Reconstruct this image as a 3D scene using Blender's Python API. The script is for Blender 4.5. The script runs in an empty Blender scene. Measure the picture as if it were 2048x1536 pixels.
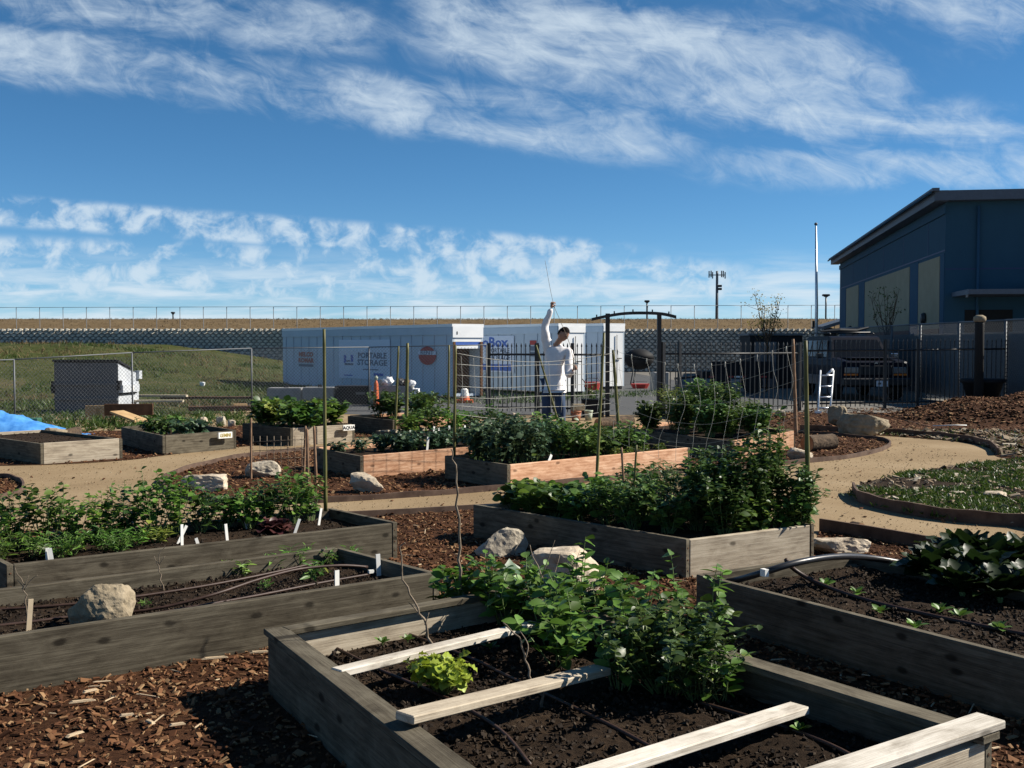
import bpy, bmesh, math, random
import numpy as np
from mathutils import Vector, Matrix, Euler
random.seed(7); RNG = np.random.default_rng(7)
R = math.radians
scene = bpy.context.scene
COL = scene.collection

# ------------------------------------------------------------------ camera
FPX, CAM_H, HORIZON = 2200.0, 1.48, 688.0
PITCH = math.atan((768 - HORIZON) / FPX)
cam_data = bpy.data.cameras.new('camera')
cam_data.sensor_width = 36.0
cam_data.lens = 36.0 * FPX / 2048.0
cam_data.clip_start = 0.05
cam_data.clip_end = 3000.0
cam = bpy.data.objects.new('camera', cam_data)
COL.objects.link(cam)
cam.location = (0, 0, CAM_H)
cam.rotation_euler = (math.pi / 2 - PITCH, 0, 0)
scene.camera = cam

# ------------------------------------------------------------------ light
SUN_AZ, SUN_EL = R(80), R(37)          # azimuth clockwise from the view direction (+Y)
SUN_STRENGTH, SKY_STRENGTH = 5.0, 0.064
sun_dir = Vector((math.sin(SUN_AZ) * math.cos(SUN_EL), math.cos(SUN_AZ) * math.cos(SUN_EL), math.sin(SUN_EL)))
sd = bpy.data.lights.new('sun', 'SUN')
sd.energy = SUN_STRENGTH; sd.angle = R(0.53); sd.color = (1.0, 0.93, 0.82)
so = bpy.data.objects.new('sun', sd); COL.objects.link(so)
so.rotation_euler = (-sun_dir).to_track_quat('-Z', 'Y').to_euler()
so.location = (20, 10, 30)
scene.view_settings.view_transform = 'Standard'
scene.view_settings.look = 'None'
scene.view_settings.exposure = 0.8
scene.view_settings.gamma = 1.0
scene.view_settings.use_curve_mapping = False
scene.render.engine = 'CYCLES'
scene.cycles.max_bounces = 5
scene.cycles.diffuse_bounces = 2
scene.cycles.transparent_max_bounces = 8

# ------------------------------------------------------------------ sky with cirrus and a row of small cumulus
world = bpy.data.worlds.new('World'); scene.world = world
world.use_nodes = True
wt = world.node_tree; wt.nodes.clear()
def WN(t, **kw):
    n = wt.nodes.new(t)
    for k, v in kw.items(): setattr(n, k, v)
    return n
def wm(op, a, b=None, c=None, clamp=False):
    n = wt.nodes.new('ShaderNodeMath'); n.operation = op; n.use_clamp = clamp
    for i, v in enumerate((a, b, c)):
        if v is None: continue
        if isinstance(v, (int, float)): n.inputs[i].default_value = v
        else: wt.links.new(v, n.inputs[i])
    return n.outputs[0]
def wss(x, a, b):
    n = wt.nodes.new('ShaderNodeMapRange'); n.interpolation_type = 'SMOOTHSTEP'
    wt.links.new(x, n.inputs[0]); n.inputs[1].default_value = a; n.inputs[2].default_value = b
    return n.outputs[0]
def wvec(x, y, z=0.0):
    n = wt.nodes.new('ShaderNodeCombineXYZ')
    for i, v in enumerate((x, y, z)):
        if isinstance(v, (int, float)): n.inputs[i].default_value = v
        else: wt.links.new(v, n.inputs[i])
    return n.outputs[0]
def wnoise(vec, scale, detail=6, rough=0.55, dist=0.0):
    n = wt.nodes.new('ShaderNodeTexNoise'); wt.links.new(vec, n.inputs['Vector'])
    n.inputs['Scale'].default_value = scale; n.inputs['Detail'].default_value = detail
    n.inputs['Roughness'].default_value = rough; n.inputs['Distortion'].default_value = dist
    return n.outputs['Fac']
sky = WN('ShaderNodeTexSky', sky_type='NISHITA', sun_disc=False)
sky.sun_elevation = SUN_EL; sky.sun_rotation = SUN_AZ
sky.air_density = 0.6; sky.dust_density = 0.0; sky.ozone_density = 6.0; sky.altitude = 50
tc = WN('ShaderNodeTexCoord'); sep = WN('ShaderNodeSeparateXYZ')
wt.links.new(tc.outputs['Generated'], sep.inputs[0])
X_, Y_, Z_ = sep.outputs
Ya = wm('MAXIMUM', wm('ABSOLUTE', Y_), 0.08)
U = wm('DIVIDE', X_, Ya); V = wm('DIVIDE', Z_, Ya)     # tangents of bearing and height
def band(v0, slope, w, u0=None, u1=None, soft=0.1):
    d = wm('SUBTRACT', wm('SUBTRACT', V, v0), wm('MULTIPLY', U, slope))
    g = wm('SUBTRACT', 1.0, wss(wm('ABSOLUTE', d), w * 0.15, w))
    if u0 is not None: g = wm('MULTIPLY', g, wss(U, u0 - soft, u0 + soft))
    if u1 is not None: g = wm('MULTIPLY', g, wm('SUBTRACT', 1.0, wss(U, u1 - soft, u1 + soft)))
    return g
# cirrus: streaks drawn out along the wind, broken into wisps
sv = wvec(U, wm('MULTIPLY', wm('ADD', V, wm('MULTIPLY', U, 0.17)), 3.6), 0.7)
n_str = wnoise(sv, 4.6, 10, 0.62, 0.9)
n_fine = wnoise(wvec(U, wm('MULTIPLY', wm('ADD', V, wm('MULTIPLY', U, 0.30)), 1.7), 3.1), 24.0, 8, 0.66, 0.8)
n_gap = wnoise(wvec(U, wm('MULTIPLY', V, 1.8), 8.3), 5.2, 5, 0.55, 0.4)
field = band(0.204, -0.130, 0.046, None, 0.16, 0.10)
field = wm('MAXIMUM', field, wm('MULTIPLY', band(0.262, -0.130, 0.050, None, -0.12, 0.12), 0.95))
field = wm('MAXIMUM', field, wm('MULTIPLY', band(0.285, -0.20, 0.085, -0.10, 0.36, 0.10), 1.0))
field = wm('MAXIMUM', field, wm('MULTIPLY', band(0.163, -0.010, 0.034, 0.17, None, 0.10), 0.85))
field = wm('MAXIMUM', field, wm('MULTIPLY', band(0.262, -0.17, 0.050, 0.20, None, 0.08), 0.70))
field = wm('MAXIMUM', field, wm('MULTIPLY', band(0.42, -0.2, 0.12), 0.7))
mix_n = wm('ADD', wm('ADD', wm('MULTIPLY', n_str, 0.45), wm('MULTIPLY', n_fine, 0.33)), wm('MULTIPLY', n_gap, 0.22))
cir = wm('MULTIPLY', wss(wm('ADD', mix_n, wm('MULTIPLY', field, 0.15)), 0.505, 0.82), wss(field, 0.05, 0.70))
cir = wm('MULTIPLY', cir, 0.82)
# small cumulus in rows low over the horizon
puff = wnoise(wvec(U, wm('MULTIPLY', V, 1.15), 5.0), 40.0, 9, 0.58, 0.35)
big = wnoise(wvec(U, wm('MULTIPLY', V, 2.0), 9.0), 9.0, 4, 0.5, 0.0)
row1 = wm('MULTIPLY', band(0.086, -0.075, 0.020, None, 0.10, 0.08), 0.9)
row2 = wm('MULTIPLY', band(0.062, -0.030, 0.030, None, 0.20, 0.10), 1.0)
row3 = wm('MULTIPLY', band(0.050, 0.0, 0.018), 0.55)
rowf = wm('MAXIMUM', wm('MAXIMUM', row1, row2), row3)
cum = wm('MULTIPLY', wss(wm('ADD', wm('MULTIPLY', puff, 0.68), wm('MULTIPLY', big, 0.32)), 0.415, 0.61), wss(rowf, 0.04, 0.65))
lowstreak = wnoise(wvec(U, wm('MULTIPLY', V, 8.0), 2.0), 9.0, 7, 0.58, 0.3)
veil = wm('MULTIPLY', wss(lowstreak, 0.36, 0.72), wm('MULTIPLY', band(0.036, 0.0, 0.058), 0.92))
cloud = wm('MAXIMUM', wm('MAXIMUM', cir, wm('MULTIPLY', cum, 0.76)), veil)
cloud = wm('MULTIPLY', cloud, wss(Z_, -0.01, 0.012))
mixc = WN('ShaderNodeMix', data_type='RGBA')
wt.links.new(cloud, mixc.inputs['Factor'])
hsv = WN('ShaderNodeHueSaturation'); hsv.inputs['Hue'].default_value = 0.490; hsv.inputs['Saturation'].default_value = 1.12; hsv.inputs['Value'].default_value = 1.0
wt.links.new(sky.outputs[0], hsv.inputs['Color'])
wt.links.new(hsv.outputs[0], mixc.inputs['A'])
mixc.inputs['B'].default_value = (6.3, 7.3, 8.1, 1)
bg = WN('ShaderNodeBackground'); bg.inputs['Strength'].default_value = SKY_STRENGTH
wt.links.new(mixc.outputs['Result'], bg.inputs['Color'])
wo = WN('ShaderNodeOutputWorld'); wt.links.new(bg.outputs[0], wo.inputs[0])

# ------------------------------------------------------------------ pixel -> place helpers (photograph 2048x1536)
_c, _s = math.cos(PITCH), math.sin(PITCH)
def _ray(px, py):
    x = (px - 1024) / FPX; y = (768 - py) / FPX
    return Vector((x, _c + _s * y, -_s + _c * y))
def at(px, py, z=0.0):
    r = _ray(px, py); t = (z - CAM_H) / r.z
    return Vector((r.x * t, r.y * t, z))
def dep(px, py, Y):
    r = _ray(px, py); t = Y / r.y
    return Vector((r.x * t, Y, CAM_H + r.z * t))

# ------------------------------------------------------------------ materials
def new_mat(name):
    m = bpy.data.materials.new(name); m.use_nodes = True
    nt = m.node_tree; nt.nodes.clear()
    out = nt.nodes.new('ShaderNodeOutputMaterial')
    p = nt.nodes.new('ShaderNodeBsdfPrincipled')
    nt.links.new(p.outputs[0], out.inputs[0])
    return m, nt, p, out
def ramp(nt, fac, stops):
    r = nt.nodes.new('ShaderNodeValToRGB')
    e = r.color_ramp.elements
    e[0].position, e[0].color = stops[0][0], (*stops[0][1], 1)
    e[1].position, e[1].color = stops[-1][0], (*stops[-1][1], 1)
    for p_, c_ in stops[1:-1]:
        n = e.new(p_); n.color = (*c_, 1)
    nt.links.new(fac, r.inputs[0])
    return r.outputs[0]
def tnoise(nt, vec, scale, detail=5, rough=0.6, dist=0.0):
    n = nt.nodes.new('ShaderNodeTexNoise'); nt.links.new(vec, n.inputs['Vector'])
    n.inputs['Scale'].default_value = scale; n.inputs['Detail'].default_value = detail
    n.inputs['Roughness'].default_value = rough; n.inputs['Distortion'].default_value = dist
    return n.outputs['Fac']
def coords(nt, which='Object', scale=(1, 1, 1), rand=False):
    t = nt.nodes.new('ShaderNodeTexCoord'); mp = nt.nodes.new('ShaderNodeMapping')
    src = t.outputs['Object' if which == 'World' else which]
    if which == 'World':
        g = nt.nodes.new('ShaderNodeNewGeometry'); src = g.outputs['Position']
    nt.links.new(src, mp.inputs[0]); mp.inputs['Scale'].default_value = scale
    if rand:
        oi = nt.nodes.new('ShaderNodeObjectInfo'); ml = nt.nodes.new('ShaderNodeMath'); ml.operation = 'MULTIPLY'
        nt.links.new(oi.outputs['Random'], ml.inputs[0]); ml.inputs[1].default_value = 37.0
        cb = nt.nodes.new('ShaderNodeCombineXYZ')
        for i in range(3): nt.links.new(ml.outputs[0], cb.inputs[i])
        nt.links.new(cb.outputs[0], mp.inputs['Location'])
    return mp.outputs[0]
def bump(nt, p, h, strength=0.3, dist=0.01):
    b = nt.nodes.new('ShaderNodeBump'); b.inputs['Strength'].default_value = strength; b.inputs['Distance'].default_value = dist
    nt.links.new(h, b.inputs['Height']); nt.links.new(b.outputs[0], p.inputs['Normal'])
def nmath(nt, op, a, b=None):
    n = nt.nodes.new('ShaderNodeMath'); n.operation = op
    for i, v in enumerate((a, b)):
        if v is None: continue
        if isinstance(v, (int, float)): n.inputs[i].default_value = v
        else: nt.links.new(v, n.inputs[i])
    return n.outputs[0]
def nmix(nt, fac, a, b, mode='MIX'):
    n = nt.nodes.new('ShaderNodeMix'); n.data_type = 'RGBA'; n.blend_type = mode
    for s, v in (('Factor', fac), ('A', a), ('B', b)):
        if isinstance(v, (int, float)): n.inputs[s].default_value = v
        elif isinstance(v, tuple): n.inputs[s].default_value = (*v, 1)
        else: nt.links.new(v, n.inputs[s])
    return n.outputs['Result']

def noisy(name, stops, scale=8, rough=0.85, bstr=0.3, bdist=0.01, which='Object', stretch=(1, 1, 1), detail=6, nr=0.62, metallic=0.0, spec=0.3, scale2=None, amount2=0.5, rand=False):
    m, nt, p, out = new_mat(name)
    v = coords(nt, which, stretch, rand)
    f = tnoise(nt, v, scale, detail, nr)
    if scale2:
        f2 = tnoise(nt, v, scale2, 4, 0.6)
        f = nmath(nt, 'ADD', nmath(nt, 'MULTIPLY', f, 1 - amount2), nmath(nt, 'MULTIPLY', f2, amount2))
    nt.links.new(ramp(nt, f, stops), p.inputs['Base Color'])
    p.inputs['Roughness'].default_value = rough; p.inputs['Metallic'].default_value = metallic
    p.inputs['Specular IOR Level'].default_value = spec
    if bstr: bump(nt, p, f, bstr, bdist)
    return m
def plain(name, col, rough=0.6, metallic=0.0, spec=0.4, var=0.12, scale=14):
    c1 = tuple(max(0, x * (1 - var)) for x in col); c2 = tuple(x * (1 + var) for x in col)
    return noisy(name, [(0.3, c1), (0.7, c2)], scale=scale, rough=rough, bstr=0.05, metallic=metallic, spec=spec)
def leafy(name, stops, trans=0.25, rough=0.45, spec=0.4, objrand=False):
    m, nt, p, out = new_mat(name)
    g = nt.nodes.new('ShaderNodeNewGeometry')
    rnd = g.outputs['Random Per Island']
    if objrand:
        oi = nt.nodes.new('ShaderNodeObjectInfo'); rnd = oi.outputs['Random']
    v = coords(nt, 'Object')
    nz = tnoise(nt, v, 30, 3)
    f = nmath(nt, 'ADD', nmath(nt, 'MULTIPLY', rnd, 0.8), nmath(nt, 'MULTIPLY', nz, 0.2))
    col = ramp(nt, f, stops)
    oi2 = nt.nodes.new('ShaderNodeObjectInfo'); hs = nt.nodes.new('ShaderNodeHueSaturation')
    mr = nt.nodes.new('ShaderNodeMapRange'); nt.links.new(oi2.outputs['Random'], mr.inputs[0]); mr.inputs[3].default_value = 0.478; mr.inputs[4].default_value = 0.518
    nt.links.new(mr.outputs[0], hs.inputs['Hue'])
    mv = nt.nodes.new('ShaderNodeMath'); mv.operation = 'FRACT'; m7 = nt.nodes.new('ShaderNodeMath'); m7.operation = 'MULTIPLY'; nt.links.new(oi2.outputs['Random'], m7.inputs[0]); m7.inputs[1].default_value = 7.31; nt.links.new(m7.outputs[0], mv.inputs[0])
    mr2 = nt.nodes.new('ShaderNodeMapRange'); nt.links.new(mv.outputs[0], mr2.inputs[0]); mr2.inputs[3].default_value = 0.72; mr2.inputs[4].default_value = 1.35
    nt.links.new(mr2.outputs[0], hs.inputs['Value']); nt.links.new(col, hs.inputs['Color']); col = hs.outputs[0]
    nt.links.new(col, p.inputs['Base Color'])
    p.inputs['Roughness'].default_value = rough; p.inputs['Specular IOR Level'].default_value = spec
    tr = nt.nodes.new('ShaderNodeBsdfTranslucent'); nt.links.new(col, tr.inputs['Color'])
    mx = nt.nodes.new('ShaderNodeMixShader'); mx.inputs[0].default_value = trans
    nt.links.new(p.outputs[0], mx.inputs[1]); nt.links.new(tr.outputs[0], mx.inputs[2]); nt.links.new(mx.outputs[0], out.inputs[0])
    return m
def island_mat(name, stops, rough=0.85, scale=60):
    m, nt, p, out = new_mat(name)
    g = nt.nodes.new('ShaderNodeNewGeometry')
    nz = tnoise(nt, coords(nt, 'Object'), scale, 3)
    f = nmath(nt, 'ADD', nmath(nt, 'MULTIPLY', g.outputs['Random Per Island'], 0.85), nmath(nt, 'MULTIPLY', nz, 0.15))
    nt.links.new(ramp(nt, f, stops), p.inputs['Base Color']); p.inputs['Roughness'].default_value = rough
    p.inputs['Specular IOR Level'].default_value = 0.15
    return m
def wood(name, dark, mid, light, knots=0.8, grain=1.0):
    """board wood: grain runs along local X, with cathedral figure, fine checks and knots"""
    m, nt, p, out = new_mat(name)
    v = coords(nt, 'Object', (0.55, 4.0, 4.0), True)
    warp = tnoise(nt, coords(nt, 'Object', (0.9, 3.0, 3.0), True), 2.2, 3, 0.5)
    wv = nt.nodes.new('ShaderNodeTexWave'); wv.wave_type = 'BANDS'; wv.bands_direction = 'Z'
    nt.links.new(v, wv.inputs['Vector']); wv.inputs['Scale'].default_value = 2.2; wv.inputs['Distortion'].default_value = 11.0
    wv.inputs['Detail'].default_value = 3.0; wv.inputs['Detail Scale'].default_value = 0.7; wv.inputs['Detail Roughness'].default_value = 0.6
    fine = tnoise(nt, coords(nt, 'Object', (2.0, 90, 90), True), 2.4, 4, 0.65, 0.1)
    blot = tnoise(nt, coords(nt, 'Object', (2.2, 4.0, 6.0), True), 2.0, 7, 0.68, 0.6)
    f = nmath(nt, 'ADD', nmath(nt, 'MULTIPLY', wv.outputs['Fac'], 0.055), nmath(nt, 'MULTIPLY', fine, 0.42))
    f = nmath(nt, 'ADD', f, nmath(nt, 'MULTIPLY', blot, 0.54))
    col = ramp(nt, f, [(0.36, dark), (0.49, mid), (0.62, light)])
    vo = nt.nodes.new('ShaderNodeTexVoronoi'); vo.feature = 'F1'; vo.voronoi_dimensions = '2D'
    sx_ = nt.nodes.new('ShaderNodeSeparateXYZ'); cx_ = nt.nodes.new('ShaderNodeCombineXYZ'); nt.links.new(coords(nt, 'Object', (3.4, 9.0, 6.4), True), sx_.inputs[0])
    nt.links.new(sx_.outputs[0], cx_.inputs[0]); nt.links.new(sx_.outputs[2], cx_.inputs[1])
    nt.links.new(cx_.outputs[0], vo.inputs['Vector']); vo.inputs['Scale'].default_value = 1.0
    wob = nmath(nt, 'ADD', vo.outputs['Distance'], nmath(nt, 'MULTIPLY', nmath(nt, 'SUBTRACT', blot, 0.5), 0.12))
    sep_ = nt.nodes.new('ShaderNodeSeparateColor'); nt.links.new(vo.outputs['Color'], sep_.inputs[0])
    k = nt.nodes.new('ShaderNodeMapRange'); k.interpolation_type = 'SMOOTHSTEP'
    nt.links.new(wob, k.inputs[0]); k.inputs[1].default_value = 0.140; k.inputs[2].default_value = 0.050
    k.inputs[3].default_value = 0.0; k.inputs[4].default_value = knots
    on = nmath(nt, 'GREATER_THAN', sep_.outputs[0], 0.50)
    col = nmix(nt, nmath(nt, 'MULTIPLY', k.outputs[0], on), col, tuple(x * 0.30 for x in dark))
    oi2 = nt.nodes.new('ShaderNodeObjectInfo'); hs = nt.nodes.new('ShaderNodeHueSaturation')
    mr2 = nt.nodes.new('ShaderNodeMapRange'); nt.links.new(oi2.outputs['Random'], mr2.inputs[0]); mr2.inputs[3].default_value = 0.80; mr2.inputs[4].default_value = 1.18
    nt.links.new(mr2.outputs[0], hs.inputs['Value']); nt.links.new(col, hs.inputs['Color']); col = hs.outputs[0]
    nt.links.new(col, p.inputs['Base Color'])
    p.inputs['Roughness'].default_value = 0.88; p.inputs['Specular IOR Level'].default_value = 0.12
    bump(nt, p, f, 0.55, 0.005)
    return m

MAT = {}
MAT['mulch'] = noisy('mulch', [(0.30, (0.0123, 0.0059, 0.0031)), (0.45, (0.0431, 0.0183, 0.0087)), (0.58, (0.0800, 0.0366, 0.0175)), (0.72, (0.1478, 0.0882, 0.0469))], scale=34, rough=0.95, bstr=0.9, bdist=0.03, which='World', detail=8, nr=0.75, scale2=2.5, amount2=0.25, spec=0.1)
MAT['chip'] = island_mat('wood_chip', [(0.0, (0.0220, 0.0099, 0.0051)), (0.25, (0.0661, 0.0271, 0.0128)), (0.55, (0.1324, 0.0578, 0.0262)), (0.75, (0.1765, 0.0902, 0.0424)), (0.90, (0.2560, 0.1578, 0.0803)), (1.0, (0.3706, 0.2704, 0.1524))])
MAT['sliver'] = noisy('pale_sliver', [(0.35, (0.3128, 0.2116, 0.1196)), (0.65, (0.5704, 0.4600, 0.3128))], scale=30, rough=0.85, bstr=0.2, rand=True)
MAT['path'] = noisy('gravel', [(0.32, (0.1771, 0.1239, 0.0687)), (0.50, (0.2597, 0.1882, 0.1089)), (0.68, (0.3462, 0.2666, 0.1692))], scale=55, rough=0.95, bstr=0.5, bdist=0.01, which='World', detail=9, nr=0.85, scale2=0.8, amount2=0.45, spec=0.1)
MAT['pebble'] = island_mat('pebble', [(0.0, (0.0825, 0.0577, 0.0330)), (0.4, (0.2310, 0.1650, 0.0907)), (0.8, (0.3465, 0.2640, 0.1568)), (1.0, (0.4290, 0.3630, 0.2640))])
MAT['soil'] = noisy('soil', [(0.32, (0.0095, 0.0062, 0.0040)), (0.52, (0.0274, 0.0175, 0.0107)), (0.70, (0.0650, 0.0425, 0.0255))], scale=26, rough=0.97, bstr=1.0, bdist=0.03, which='World', detail=9, nr=0.75, scale2=3.0, amount2=0.35, spec=0.1)
MAT['clod'] = island_mat('soil_clod', [(0.0, (0.0095, 0.0065, 0.0048)), (0.6, (0.0286, 0.0196, 0.0131)), (0.9, (0.0506, 0.0369, 0.0250)), (1.0, (0.1190, 0.0833, 0.0506))])
MAT['ground'] = noisy('dry_ground', [(0.3, (0.10, 0.075, 0.045)), (0.7, (0.22, 0.17, 0.105))], scale=3, rough=0.95, which='World', bdist=0.05)
MAT['asphalt'] = noisy('asphalt', [(0.3, (0.0496, 0.0512, 0.0528)), (0.7, (0.0920, 0.0928, 0.0920))], scale=14, rough=0.92, which='World', scale2=0.5, amount2=0.4)
MAT['concrete'] = noisy('concrete', [(0.3, (0.1215, 0.1125, 0.0968)), (0.7, (0.1665, 0.1552, 0.1350))], scale=5, rough=0.9, which='World', scale2=0.6, amount2=0.4)
MAT['slope'] = noisy('grass_slope', [(0.36, (0.0270, 0.0344, 0.0090)), (0.47, (0.0432, 0.0525, 0.0126)), (0.54, (0.0630, 0.0656, 0.0216)), (0.64, (0.1125, 0.0861, 0.0468))], scale=0.45, rough=0.95, bstr=1.0, bdist=0.10, which='World', detail=12, nr=0.74, spec=0.1, scale2=6.0, amount2=0.35)
MAT['hill'] = noisy('dry_hill', [(0.3, (0.0940, 0.0627, 0.0312)), (0.7, (0.1693, 0.1221, 0.0658))], scale=1.2, rough=0.95, bstr=1.0, bdist=0.1, which='World', detail=9, nr=0.75, spec=0.1)
MAT['drygrass'] = island_mat('dry_grass', [(0.0, (0.0617, 0.0406, 0.0199)), (0.5, (0.1184, 0.0840, 0.0426)), (1.0, (0.1750, 0.1355, 0.0740))])
MAT['grass'] = leafy('grass', [(0.0, (0.0198, 0.0429, 0.0060)), (0.5, (0.0429, 0.0858, 0.0120)), (0.8, (0.0726, 0.1131, 0.0210)), (1.0, (0.1584, 0.1560, 0.0540))], trans=0.3)
MAT['wallblock'] = noisy('wall_block', [(0.3, (0.3685, 0.3442, 0.2912)), (0.7, (0.6266, 0.5790, 0.4830))], scale=2.5, rough=0.95, which='World')
MAT['wallback'] = plain('wall_recess', (0.2419, 0.2500, 0.2419), 0.95)
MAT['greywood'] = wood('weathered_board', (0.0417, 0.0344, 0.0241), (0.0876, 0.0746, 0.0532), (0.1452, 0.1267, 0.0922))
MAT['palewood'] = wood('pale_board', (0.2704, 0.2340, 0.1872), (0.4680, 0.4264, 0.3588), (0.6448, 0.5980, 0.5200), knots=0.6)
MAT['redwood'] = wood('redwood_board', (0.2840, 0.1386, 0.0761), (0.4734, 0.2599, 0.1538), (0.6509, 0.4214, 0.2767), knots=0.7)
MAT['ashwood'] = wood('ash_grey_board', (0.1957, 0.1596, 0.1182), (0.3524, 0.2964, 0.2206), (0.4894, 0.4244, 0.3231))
MAT['barkwood'] = noisy('bark', [(0.35, (0.030, 0.020, 0.013)), (0.65, (0.115, 0.078, 0.048))], scale=9, rough=0.95, bstr=1.0, bdist=0.02, stretch=(0.4, 3, 3), rand=True)
MAT['cutwood'] = noisy('cut_wood', [(0.35, (0.27, 0.135, 0.065)), (0.65, (0.46, 0.28, 0.15))], scale=6, rough=0.85, rand=True)
MAT['twig'] = noisy('twig', [(0.35, (0.10, 0.075, 0.050)), (0.65, (0.26, 0.205, 0.15))], scale=25, rough=0.85)
MAT['bamboo'] = noisy('bamboo', [(0.35, (0.0660, 0.0660, 0.0165)), (0.65, (0.1500, 0.1387, 0.0488))], scale=9, rough=0.55, bstr=0.1, stretch=(0.7500, 0.7500, 0.2250), rand=True)
MAT['stake'] = noisy('stake', [(0.35, (0.15, 0.085, 0.048)), (0.65, (0.27, 0.165, 0.10))], scale=9, rough=0.8, bstr=0.1, rand=True)
MAT['edging'] = noisy('edging_board', [(0.35, (0.0595, 0.0350, 0.0245)), (0.65, (0.1225, 0.0805, 0.0574))], scale=7, rough=0.85, bstr=0.2, which='World')
MAT['string'] = plain('string', (0.3720, 0.3600, 0.3180), 0.8)
MAT['markerwhite'] = plain('marker_white', (0.7200, 0.7110, 0.6660), 0.6, var=0.05)
MAT['markerwood'] = plain('marker_wood', (0.50, 0.40, 0.27), 0.8)
MAT['hosebrown'] = noisy('brown_hose', [(0.3, (0.0297, 0.0158, 0.0109)), (0.7, (0.0594, 0.0337, 0.0248))], scale=20, rough=0.5, bstr=0.05)
MAT['hoseblack'] = plain('black_hose', (0.022, 0.022, 0.024), 0.35)
def rockmat(name, a, b, c):
    m = noisy(name, [(0.30, a), (0.5, b), (0.72, c)], scale=5, rough=0.92, bstr=0.9, bdist=0.02, detail=9, nr=0.7, scale2=22, amount2=0.35, rand=True)
    return m
MAT['rock'] = rockmat('limestone', (0.2400, 0.1860, 0.1260), (0.4440, 0.3660, 0.2700), (0.6000, 0.5220, 0.4140))
MAT['rockgrey'] = rockmat('grey_stone', (0.1902, 0.1633, 0.1257), (0.3802, 0.3326, 0.2566), (0.5831, 0.5137, 0.3985))
MAT['rocktan'] = rockmat('tan_stone', (0.1368, 0.1087, 0.0684), (0.2495, 0.2012, 0.1328), (0.3542, 0.2938, 0.2053))
MAT['black'] = plain('black_iron', (0.016, 0.017, 0.019), 0.45)
MAT['galv'] = plain('galvanised', (0.1170, 0.1235, 0.1300), 0.45, 0.6)
MAT['galvdull'] = plain('galvanised_dull', (0.1125, 0.1215, 0.1305), 0.6, 0.3)
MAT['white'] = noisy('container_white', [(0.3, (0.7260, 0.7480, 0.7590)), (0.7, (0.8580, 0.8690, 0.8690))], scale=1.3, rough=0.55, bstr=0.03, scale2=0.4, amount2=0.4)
MAT['whiteshaded'] = noisy('container_white_shaded', [(0.3, (0.4057, 0.4762, 0.5419)), (0.7, (0.5071, 0.5868, 0.6623))], scale=1.3, rough=0.6, bstr=0.03, scale2=0.4, amount2=0.4)  # same white paint, darkened and blued to put shade on the long sides
MAT['blue'] = plain('blue_paint', (0.045, 0.12, 0.42), 0.5)
MAT['navy'] = plain('navy_print', (0.022, 0.040, 0.115), 0.6)
MAT['fadednavy'] = plain('faded_navy_print', (0.13, 0.16, 0.22), 0.7)
MAT['fadedred'] = plain('faded_red_print', (0.36, 0.13, 0.11), 0.7)
MAT['red'] = plain('red_print', (0.36, 0.040, 0.035), 0.6)
MAT['poster'] = plain('poster_paper', (0.60, 0.66, 0.76), 0.6, var=0.04)
MAT['rust'] = noisy('rust_brown', [(0.3, (0.055, 0.028, 0.015)), (0.7, (0.17, 0.085, 0.042))], scale=5, rough=0.85)
MAT['tarp'] = noisy('blue_tarp', [(0.3, (0.035, 0.17, 0.50)), (0.7, (0.12, 0.36, 0.75))], scale=7, rough=0.35, bstr=0.4)
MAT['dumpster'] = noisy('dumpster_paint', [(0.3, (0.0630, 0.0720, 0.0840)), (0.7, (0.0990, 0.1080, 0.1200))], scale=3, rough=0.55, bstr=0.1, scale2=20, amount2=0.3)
MAT['dumpstersunlit'] = noisy('dumpster_paint_sunlit', [(0.3, (0.3570, 0.3825, 0.4165)), (0.7, (0.4930, 0.5185, 0.5440))], scale=3, rough=0.5, bstr=0.1)  # dumpster paint lightened, sunlight put into the colour of its right side
MAT['green'] = plain('green_plastic', (0.030, 0.10, 0.060), 0.5)
MAT['terracotta'] = plain('terracotta', (0.32, 0.125, 0.065), 0.8)
MAT['potgreen'] = plain('pale_green_pot', (0.34, 0.38, 0.28), 0.6)
MAT['bldg'] = noisy('blue_stucco', [(0.3, (0.0197, 0.0621, 0.1022)), (0.7, (0.0251, 0.0760, 0.1214))], scale=2, rough=0.9, bstr=0.15, scale2=30, amount2=0.3)
MAT['bldglight'] = noisy('light_blue_stucco', [(0.3, (0.0222, 0.0676, 0.1190)), (0.7, (0.0281, 0.0806, 0.1356))], scale=2, rough=0.9, bstr=0.15)
MAT['cream'] = noisy('cream_stucco', [(0.3, (0.2594, 0.2301, 0.1570)), (0.7, (0.3070, 0.2777, 0.1936))], scale=2, rough=0.9, bstr=0.15)
MAT['trim'] = plain('grey_blue_trim', (0.0690, 0.0900, 0.1230), 0.6)
MAT['brick'] = plain('red_brown_base', (0.165, 0.066, 0.036), 0.85)
MAT['glassdark'] = plain('dark_glass', (0.008, 0.009, 0.011), 0.15, spec=0.25)
MAT['carpaint'] = plain('dark_blue_paint', (0.0041, 0.0056, 0.0132), 0.5, spec=0.12, var=0.05)
MAT['carlow'] = plain('silver_lower_paint', (0.0950, 0.1000, 0.1100), 0.3, spec=0.6, var=0.05)
MAT['rubber'] = plain('rubber', (0.014, 0.014, 0.014), 0.85)
MAT['chrome'] = plain('chrome', (0.60, 0.62, 0.64), 0.18, 0.9)
MAT['lamp'] = plain('headlamp', (0.1430, 0.1540, 0.1595), 0.12, spec=0.8)
MAT['amber'] = plain('amber_lens', (0.60, 0.16, 0.02), 0.25)
MAT['plate'] = plain('number_plate', (0.60, 0.63, 0.68), 0.5)
MAT['alu'] = plain('aluminium', (0.62, 0.65, 0.68), 0.38, 0.5)
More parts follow.
